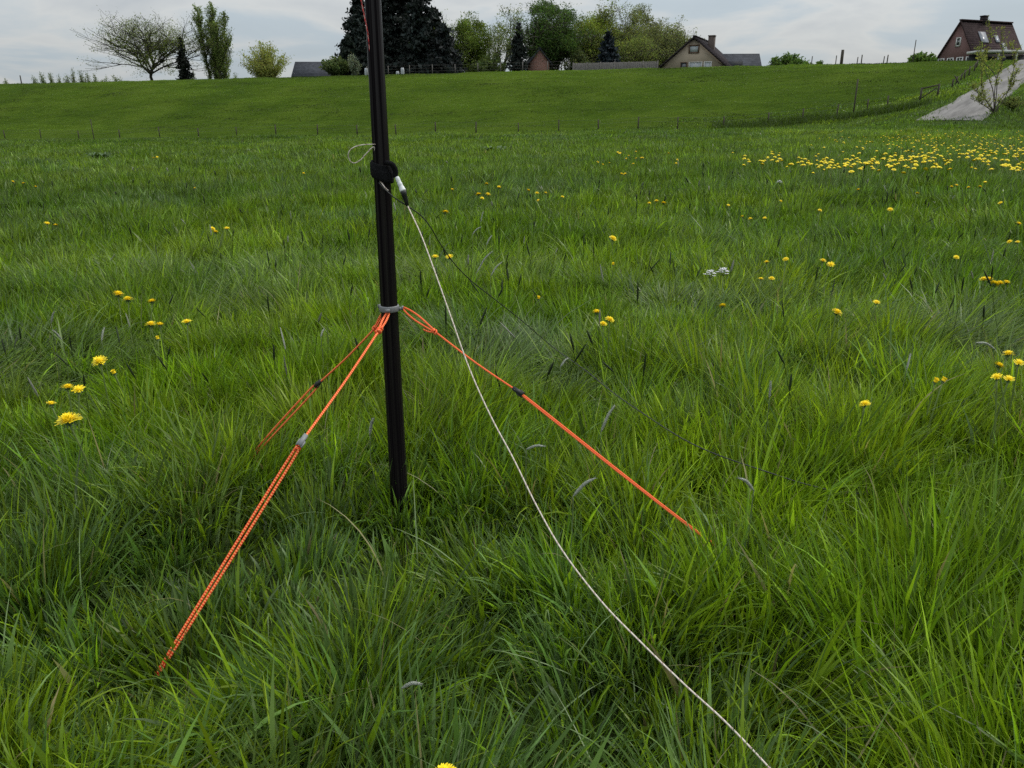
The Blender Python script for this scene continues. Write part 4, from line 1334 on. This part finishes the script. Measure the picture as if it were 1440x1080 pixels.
broad('leafy_tree', 'rounded yellow-green tree right of the tallest leafy one', 842, 2, 88, 128, (0.148, 0.190, 0.034), 46000, .10, 136, 4, (6, 5, 4, 3), .25, .42, .4, stems=3, trunk=.2, fill=0.65, group=DEC)
conifer('blue_spruce', 'squat blue-grey spruce in front of the yellow-green tree', 855, 43, 52, 113, (0.016, 0.024, 0.030), 137, 22, 20, .22, .75, .2)
broad('leafy_tree', 'wide olive tree with budding top behind the beige house', 905, 5, 96, 130, (0.142, 0.164, 0.068), 46000, .095, 138, 4, (6, 5, 4, 3), .3, .45, .35, stems=3, trunk=.2, fill=0.6, group=DEC)
broad('leafy_tree', 'low olive brown tree peeping over the beige house roof', 948, 27, 78, 132, (0.148, 0.171, 0.070), 28000, .095, 139, 4, (5, 5, 4, 3), .3, .4, .35, stems=3, trunk=.2, fill=0.6, group=DEC)
broad('leafy_tree', 'lower yellowish tree beside the blue-grey spruce', 884, 42, 84, 124, (0.148, 0.183, 0.057), 26000, .10, 140, 4, (5, 5, 4, 3), .25, .55, .35, stems=3, trunk=.2, fill=0.65, group=DEC)
willow('green_shrub', 'dull shrub under the tallest leafy tree', 812, 66, 44, 120, (0.091, 0.117, 0.049), 142, 50, .14, None, 30)
willow('hedge_bush', 'round green bush right of the grey roofed extension', 1110, 72, 66, 108, (0.081, 0.135, 0.035), 143, 80, .14, None, 40)
willow('hedge_bush', 'round green bush left of the red brick house', 1297, 72, 46, 92, (0.088, 0.149, 0.035), 144, 70, .12, None, 40)
willow('hedge_bush', 'low green bush on the crest right of the round one', 1152, 84, 24, 104, (0.081, 0.135, 0.035), 145, 30, .12, None, 30)

# sapling beside the track
def sapling():
    rs = np.random.default_rng(77)
    b = hit(1398, 160); Y = b.y
    e = empty('sapling', b); tag(e, 'spindly yellow-green sapling with several stems in front of the gravel track', 'tree')
    lines = []; C = []
    P = lambda x, y: np.array(at(x, y, Y) - b)
    stems = [[(1398, 160), (1394, 125), (1390, 85), (1388, 55), (1390, 33)], [(1398, 158), (1401, 120), (1407, 90), (1410, 62), (1413, 44)], [(1398, 156), (1388, 140), (1376, 128), (1368, 122)],
             [(1397, 158), (1384, 130), (1374, 100), (1374, 66)], [(1400, 158), (1412, 140), (1422, 120), (1428, 98)], [(1398, 158), (1380, 146), (1366, 138)], [(1399, 155), (1396, 110), (1382, 82), (1379, 60)], [(1400, 157), (1415, 130), (1420, 85), (1417, 60)]]
    for st in stems:
        pts = [P(*q) + np.array((0, rs.normal(0, .25) * (i > 0), 0)) for i, q in enumerate(st)]
        pts = [np.array(v_) for v_ in smooth_path([Vector(p) for p in pts], 4)]
        lines.append((pts, np.linspace(.035, .007, len(pts))))
        for k in range(22):
            s = rs.uniform(.25, 1); i = int(s * (len(pts) - 1)); p = pts[i]
            d = rs.normal(0, 1, 3); d[2] = abs(d[2]) + 1.3; d /= np.linalg.norm(d)
            q = p + d * rs.uniform(.3, .8)
            lines.append(([p, (p + q) / 2 + rs.normal(0, .03, 3), q], np.array((.012, .009, .005))))
            m_ = 16
            t = rs.random(m_)[:, None]
            C.append(p * (1 - t) + q * t + rs.normal(0, .06, (m_, 3)))
    trunk_obj(lines, e, M_BARK, 4, rmin=.006)
    crown_obj(np.concatenate(C), .05, (.22, .25, .07), .3, rs, e)
    m_ = hit(1426, 160)
    willow('bramble_bush', 'low tangled bush at the foot of the bank right of the sapling', 1430, 134, 46, b.y + 1.0, (.12, .15, .05), 150, 34, .06, None, 14)
sapling()

# ------------------------------------------------------------------ buildings
def brick_mat(name, c1, c2, mortar, sc_=1.0):
    m, nt, b = new_mat(name); N, L = nt.nodes, nt.links
    tc = N.new('ShaderNodeTexCoord'); sp = N.new('ShaderNodeSeparateXYZ'); L.new(tc.outputs['Object'], sp.inputs[0])
    ad = N.new('ShaderNodeMath'); ad.operation = 'ADD'; L.new(sp.outputs[0], ad.inputs[0]); L.new(sp.outputs[1], ad.inputs[1])
    cb = N.new('ShaderNodeCombineXYZ'); L.new(ad.outputs[0], cb.inputs[0]); L.new(sp.outputs[2], cb.inputs[1])
    br = N.new('ShaderNodeTexBrick'); br.inputs['Scale'].default_value = sc_
    br.inputs['Brick Width'].default_value = .24; br.inputs['Row Height'].default_value = .075; br.inputs['Mortar Size'].default_value = .012
    br.inputs['Color1'].default_value = (*c1, 1); br.inputs['Color2'].default_value = (*c2, 1); br.inputs['Mortar'].default_value = (*mortar, 1)
    L.new(cb.outputs[0], br.inputs['Vector'])
    ns = N.new('ShaderNodeTexNoise'); ns.inputs['Scale'].default_value = .9; ns.inputs['Detail'].default_value = 6; L.new(tc.outputs['Object'], ns.inputs[0])
    mr = N.new('ShaderNodeMapRange'); mr.inputs[3].default_value = .75; mr.inputs[4].default_value = 1.2; L.new(ns.outputs[0], mr.inputs[0])
    mu = N.new('ShaderNodeVectorMath'); mu.operation = 'MULTIPLY'; L.new(br.outputs[0], mu.inputs[0]); L.new(mr.outputs[0], mu.inputs[1])
    L.new(mu.outputs[0], b.inputs['Base Color']); b.inputs['Roughness'].default_value = .9
    return m
def tile_mat(name, c, axis=0):
    m, nt, b = new_mat(name); N, L = nt.nodes, nt.links
    tc = N.new('ShaderNodeTexCoord')
    wv = N.new('ShaderNodeTexWave'); wv.bands_direction = 'Z'; wv.inputs['Scale'].default_value = 1.3; wv.inputs['Distortion'].default_value = .4
    L.new(tc.outputs['Object'], wv.inputs[0])
    ns = N.new('ShaderNodeTexNoise'); ns.inputs['Scale'].default_value = 2.2; ns.inputs['Detail'].default_value = 6; L.new(tc.outputs['Object'], ns.inputs[0])
    rp = N.new('ShaderNodeValToRGB'); rp.color_ramp.elements[0].position = .3; rp.color_ramp.elements[1].position = .7
    rp.color_ramp.elements[0].color = (*[v * .72 for v in c], 1); rp.color_ramp.elements[1].color = (*[v * 1.25 for v in c], 1)
    L.new(ns.outputs[0], rp.inputs[0]); L.new(rp.outputs[0], b.inputs['Base Color'])
    bp = N.new('ShaderNodeBump'); bp.inputs['Strength'].default_value = .8; bp.inputs['Distance'].default_value = .06
    L.new(wv.outputs[0], bp.inputs['Height']); L.new(bp.outputs[0], b.inputs['Normal'])
    b.inputs['Roughness'].default_value = .95; b.inputs['Specular IOR Level'].default_value = .1
    return m
M_BEIGE = brick_mat('beige_brick', (.30, .235, .165), (.26, .20, .14), (.30, .26, .21))
M_RED = brick_mat('dark_red_brick', (.115, .042, .036), (.09, .034, .032), (.15, .11, .10))
M_BRCH = brick_mat('brown_chimney_brick', (.07, .045, .035), (.055, .035, .03), (.08, .07, .06))
M_RED2 = brick_mat('orange_red_brick', (.24, .09, .06), (.20, .075, .05), (.2, .16, .14))
M_TILEB = tile_mat('dark_brown_roof_tiles', (.026, .021, .023))
M_TILEG = tile_mat('slate_grey_roof_tiles', (.045, .048, .056))
M_TILER = tile_mat('brown_red_roof_tiles', (.042, .028, .028))
M_GLASS, nt, b = new_mat('window_glass')
b.inputs['Base Color'].default_value = (.03, .035, .04, 1); b.inputs['Roughness'].default_value = .08; b.inputs['Specular IOR Level'].default_value = .8
M_PALE = mat('pale_blind', (.33, .35, .37), .6, .08, 3)
M_FRAMEB = mat('brown_window_frame', (.09, .05, .03), .6, .2, 6)
M_FRAMEW = mat('white_window_frame', (.46, .46, .45), .5, .08, 6)
M_SKYL = mat('skylight_glass', (.17, .18, .20), .3, .08, 3)
M_DARKW = mat('dark_cladding', (.030, .032, .036), .8, .25, 5)
M_CONC = mat('pale_fascia', (.42, .42, .40), .7, .12, 3)

def house(name, label, base, rz, W, Ln, zb, eave, apex, wall_m, roof_m, over=.35, front='-y'):
    """gable on the local -y side (width W along x), ridge along +y (length Ln); heights are absolute"""
    e = empty(name, base, rz); tag(e, label, 'house')
    ev = eave - base.z; ap = apex - base.z
    mb = MB()
    mb.prism([(-W / 2, 0, 0), (W / 2, 0, 0), (W / 2, 0, ev), (0, 0, ap), (-W / 2, 0, ev)], (0, Ln, 0))
    mb.build('wall', wall_m, e)
    mb = MB()
    sl = (ap - ev) / (W / 2); th = .22; o_ = over
    for s in (-1, 1):
        x1 = s * (W / 2 + .45); z1 = ev - sl * .45
        mb.prism([(0, -o_, ap + .02), (x1, -o_, z1 + .02), (x1, -o_, z1 + th * 1.2), (0, -o_, ap + th * 1.2)], (0, Ln + 2 * o_, 0))
    mb.box((0, Ln / 2, ap + th * 1.2), (.35, Ln + 2 * o_ + .02, .14))
    rf_ = mb.build('roof', roof_m, e)
    return e, rf_
def window(e, x, z, w_, h_, frame_m, pane_m, y=0.0, bars=(0, 0), side='-y', name='window', depth_=.05, fw=.09):
    """frame and pane standing slightly proud of a wall facing local -y"""
    mb = MB(); yy = y - .03
    mb.box((x - w_ / 2 + fw / 2, yy, z), (fw, .1, h_)); mb.box((x + w_ / 2 - fw / 2, yy, z), (fw, .1, h_))
    mb.box((x, yy, z + h_ / 2 - fw / 2), (w_ - 2 * fw, .1, fw)); mb.box((x, yy, z - h_ / 2 + fw / 2), (w_ - 2 * fw, .1, fw))
    for k in range(bars[0]): mb.box((x - w_ / 2 + w_ * (k + 1) / (bars[0] + 1), yy, z), (.07, .09, h_ - 2 * fw))
    for k in range(bars[1]): mb.box((x, yy + .005, z - h_ / 2 + h_ * (k + 1) / (bars[1] + 1)), (w_ - 2 * fw, .07, .05))
    f = mb.build(name, frame_m, e)
    mb = MB(); mb.box((x, yy + .02, z), (w_ - 2 * fw, .04, h_ - 2 * fw)); mb.build('pane', pane_m, f)
    return f

# beige house
Yh = 102
bq = at(974, 92, Yh); gz = Zs(bq.x, bq.y + 4)
apz = at(975, 51, Yh).z
Wv = 86 / F * depth(bq); slp = (apz - bq.z) / (Wv / 2)
Wall_W = Wv + 1.0
eave_z = apz - slp * Wall_W / 2
az_v = math.atan2(bq.x, bq.y)
rz1 = -az_v + R(-13)
e, roof = house('beige_house', 'beige brick house with steep dark gable roof and brown chimney on the crest', Vector((bq.x, bq.y, min(gz, eave_z - .5))), rz1, Wall_W, 9, 0, eave_z, apz - .25, M_BEIGE, M_TILEB)
loc = lambda px, py: (e.matrix_basis.inverted() @ at(px, py, Yh))
zb = e.location.z
def wz(py): return at(974, py, Yh).z - zb
def wx(px): return (at(px, 80, Yh).x - bq.x) / math.cos(rz1)
k = lambda a, b: (wx((a + b) / 2), abs(wx(b) - wx(a)))
x_, w_ = k(968.5, 982); window(e, x_, (wz(63) + wz(75)) / 2, w_, wz(63) - wz(75), M_FRAMEB, M_PALE, fw=.14)
x_, w_ = k(959, 968); window(e, x_, (wz(87) + wz(100)) / 2, w_, wz(87) - wz(100), M_FRAMEB, M_GLASS, fw=.08)
x_, w_ = k(970, 987); window(e, x_, (wz(87) + wz(101)) / 2, w_, wz(87) - wz(101), M_FRAMEW, M_PALE, bars=(1, 0))
x_, w_ = k(989, 999); window(e, x_, (wz(87) + wz(101)) / 2, w_, wz(87) - wz(101), M_FRAMEW, M_PALE, fw=.12)
mb = MB()
cx_, cz_ = wx(988), wz(47.5)
mb.box((cx_, 4.0, cz_ - 1.6), (.75, .75, 3.2)); mb.box((cx_, 4.0, cz_ + .05), (.87, .87, .1)); mb.build('chimney', M_BRCH, roof)
mb = MB(); sl_ = slp
for yy in (1.2,):
    x1, x2 = wx(948), wx(956)
    zt = lambda x: (apz - .25 - zb) + sl_ * x + .30
    mb.prism([(x1, yy, zt(x1)), (x2, yy, zt(x2)), (x2, yy, zt(x2) + .08), (x1, yy, zt(x1) + .08)], (0, 1.0, 0))
mb.build('skylight', M_PALE, roof)
# extension with long grey roof
Ye = 106
p0 = at(1006, 74, Ye); p1 = at(1072, 74, Ye)
ang = math.atan2(p1.y - p0.y, p1.x - p0.x) - R(4)
e2 = empty('grey_extension', Vector((p0.x, p0.y, Zs(p0.x, p0.y) - .1)), ang)
tag(e2, 'low building with a long slate grey roof adjoining the beige house', 'house')
Lx = (p1 - p0).length; hz = p0.z - e2.location.z
mb = MB(); mb.box((Lx / 2 - .1, 2.0, (hz - 2.0) / 2), (Lx - .6, 4.2, hz - 2.0)); mb.build('wall', M_DARKW, e2)
mb = MB()
for s in (-1, 1):
    mb.prism([(-.3, 2.0, hz - .15), (-.3, 2.0 + s * 2.7, hz - 2.3), (-.3, 2.0 + s * 2.7, hz - 2.15), (-.3, 2.0, hz)], (Lx + .3, 0, 0))
r2 = mb.build('roof', M_TILEG, e2)
mb = MB(); mb.box((Lx * .35, -.75, hz - 1.55), (Lx * .42, .5, .9)); mb.build('dormer', M_DARKW, r2)

# red brick house at the right
Yr = 92
cr_ = at(1372, 80, Yr)                       # nearest corner
azr = math.atan2(cr_.x, cr_.y)
rzr = -azr + R(-40)                          # local -y faces left and towards the viewer
zr = Zs(cr_.x, cr_.y) - .2
Wr = 49 / F * depth(cr_) / math.cos(R(40)) * 1.03
apr = at(1347, 31, Yr + 2).z
ev_r = at(1372, 84, Yr).z
ca, sa = math.cos(rzr), math.sin(rzr)
base_r = Vector((cr_.x - ca * Wr / 2, cr_.y - sa * Wr / 2, zr))
e, roof = house('red_house', 'dark red brick house with steep brown tiled roof and white windows', base_r, rzr, Wr, 7.6, 0, ev_r, apr, M_RED, M_TILER, .2)
hz = ev_r - zr
for fx in (-.36, -.12, .12, .36):
    window(e, fx * Wr, hz - .35, Wr * .17, 1.5, M_FRAMEW, M_GLASS, bars=(1, 1), fw=.12)
window(e, 0.05, hz + (apr - ev_r) * .50, .62, .95, M_FRAMEW, M_GLASS, fw=.12, bars=(0, 1))
mb = MB(); mb.box((.0, 3.3, apr - zr + .35), (.55, .6, .8)); mb.box((0, 3.3, apr - zr + .78), (.65, .7, .1)); mb.build('chimney', M_TILEB, roof)
slr = (apr - ev_r) / (Wr / 2)
for y0, y1, f0, f1 in ((1.7, 2.8, .34, .62), (4.0, 4.6, .42, .60), (4.7, 5.3, .62, .84)):
    mb = MB()
    xa, xb = Wr / 2 * f0, Wr / 2 * f1
    zt = lambda x: (apr - zr) - slr * x + .34
    mb.prism([(xa, y0, zt(xa)), (xb, y0, zt(xb)), (xb, y0, zt(xb) + .08), (xa, y0, zt(xa) + .08)], (0, y1 - y0, 0))
    mb.build('skylight', M_SKYL, roof)
# carport in front of the red house, beyond the end of the track
Yc = 86.5
a = at(1378, 72, Yc); b_ = at(1462, 70, Yc)
cp = empty('carport', Vector((a.x, a.y, Zs(a.x, a.y)))); tag(cp, 'flat roofed carport with pale fascia in front of the red brick house', 'carport')
ang = math.atan2(b_.y - a.y, b_.x - a.x); Lc = (b_ - a).length; hc = a.z - cp.location.z
cp.rotation_euler = (0, 0, ang)
mb = MB(); mb.box((Lc / 2, 1.2, hc), (Lc, 2.6, .24)); mb.build('roof', M_CONC, cp)
mb = MB(); mb.box((Lc / 2, 2.2, hc / 2 - .1), (Lc - .3, .1, hc - .2)); mb.build('back_wall', M_DARKW, cp)
for fx in (.06, .34, .64, .94):
    mb = MB(); mb.box((Lc * fx, .1, hc / 2 - .07), (.14, .14, hc - .12)); mb.build('post', M_CONC, cp)

# barn roof left of the conifers
Yb = 136
a = at(408, 85, Yb); b_ = at(466, 85, Yb)
bn = empty('barn', Vector((a.x, a.y, Zs(a.x, a.y)))); tag(bn, 'low barn with dark slate roof between the willow bush and the conifers', 'barn')
Lb = (b_ - a).length; hb = a.z - bn.location.z; bn.rotation_euler = (0, 0, math.atan2(b_.y - a.y, b_.x - a.x))
mb = MB(); mb.box((Lb / 2, 3, (hb - 2.3) / 2), (Lb - .4, 5.2, hb - 2.3)); mb.build('wall', M_CONC, bn)
mb = MB()
for s in (-1, 1): mb.prism([(0, 3, hb - .2), (0, 3 + s * 3.2, hb - 2.6), (0, 3 + s * 3.2, hb - 2.4), (0, 3, hb)], (Lb, 0, 0))
mb.build('roof', M_TILEG, bn)
# small brick house behind the trees
Ys = 118
a = at(759, 98, Ys); apx = at(759, 70, Ys).z
e, roof = house('brick_cottage', 'small orange brick gable with grey roof glimpsed between the trees', Vector((a.x, a.y, Zs(a.x, a.y) - .3)), -math.atan2(a.x, a.y) + R(8), 2.7, 6, 0, a.z + 1.0, apx, M_RED2, M_TILEG, .2)
# timber fence on the crest
Yf = 112
a = at(806, 88.5, Yf); b_ = at(925, 88, Yf - 4)
tf = empty('timber_fence', Vector((a.x, a.y, Zs(a.x, a.y)))); tag(tf, 'weathered grey board fence left of the beige house', 'fence')
tf.rotation_euler = (0, 0, math.atan2(b_.y - a.y, b_.x - a.x)); Lf = (b_ - a).length; hf = a.z - tf.location.z
n = 6
for i in range(n + 1):
    mb = MB(); mb.box((Lf * i / n, 0, hf / 2), (.12, .12, hf + .1)); mb.build('post', M_WOODG, tf)
for i in range(n):
    mb = MB()
    for k in range(12):
        x0 = Lf * i / n + .1 + k * (Lf / n - .2) / 12
        mb.box((x0 + .07, .02 * (k % 2), hf / 2), ((Lf / n - .2) / 12 - .02, .025, hf - random.uniform(.05, .12)))
    mb.build('board_panel', M_WOODG, tf)
# wire fence with pale posts on the crest below the conifers
cf = empty('garden_fence', (0, 0, 0)); tag(cf, 'thin wire fence with pale posts on the dike crest under the conifers', 'fence')
tt = []
for px in (516, 546, 576, 608, 640, 672, 704, 735, 770, 800):
    Yp = V0 + 25.5; s = (px - 720) / F / (CP + (540 - 98) / F * SP)
    y = (V0 + 25.5) / (EV[0] * s + EV[1]); x = s * y; z = Zs(x, y)
    mb = MB(); mb.tube([(0, 0, -.2), (0, 0, 1.15)], .05, 6); mb.build('post', M_WOODG, cf, loc=(x, y, z)); tt.append(Vector((x, y, z)))
mb = MB()
for h_ in (.35, .7, 1.05): mb.tube([t + Vector((0, 0, h_)) for t in tt], .006, 4)
mb.build('wire', M_WOODG, cf)
# two pale barrels and posts on the crest
def barrel(px, Y, h_, r, label):
    q = at(px, 100, Y); z = Zs(q.x, q.y)
    mb = MB(); mb.lathe([(r * .8, 0), (r, h_ * .25), (r * 1.04, h_ * .5), (r, h_ * .75), (r * .82, h_), (r * .5, h_ * 1.02), (.01, h_ * 1.02)], (0, 0, 0), 14)
    o = mb.build('water_barrel', M_PALE, None, smooth=True, loc=(q.x, q.y, z)); tag(o, label, 'barrel')
barrel(566, 112, 1.15, .24, 'taller pale barrel under the conifers right of the pole')
barrel(559, 112.6, .75, .22, 'shorter pale barrel under the conifers right of the pole')
barrel(515, 113, 1.1, .24, 'pale barrel under the spruce left of the pole')
for px, pt, Y, r_, l_ in ((1141, 79, 92, .05, 'thin post on the crest right of the round bush'), (1183, 70, 90, .16, 'thickest dark post on the skyline of the crest'), (1175, 78, 90, .05, 'thin post just left of the thickest skyline post'),
                   (1205, 80, 89, .05, 'left short post of a close pair on the crest'), (1211, 77, 89, .06, 'right taller post of a close pair on the crest'), (1242, 79, 88, .05, 'left short post of the second pair on the crest'),
                   (1247, 77, 88, .06, 'right post of the second pair on the crest'), (1283, 56, 87, .045, 'tall thin pole on the crest left of the red brick house'), (25, 106, 137, .09, 'dark post on the skyline near the left edge')):
    stake(px, 90, pt, r_, l_, 'crest_post', Y)
q = hit(1407, 100); t_ = at(1407, 84, q.y)
nb = empty('nest_box_post', q); tag(nb, 'thin post carrying a small dark box beside the upper track', 'post')
mb = MB(); mb.tube([(0, 0, -.2), (0, 0, t_.z - q.z)], .045, 6); mb.build('post', M_WOODD, nb)
mb = MB(); mb.box((0, 0, t_.z - q.z + .1), (.32, .28, .42)); mb.box((0, 0, t_.z - q.z + .33), (.4, .36, .05)); mb.build('box', M_DARKW, nb)
print('objects', len(bpy.data.objects))
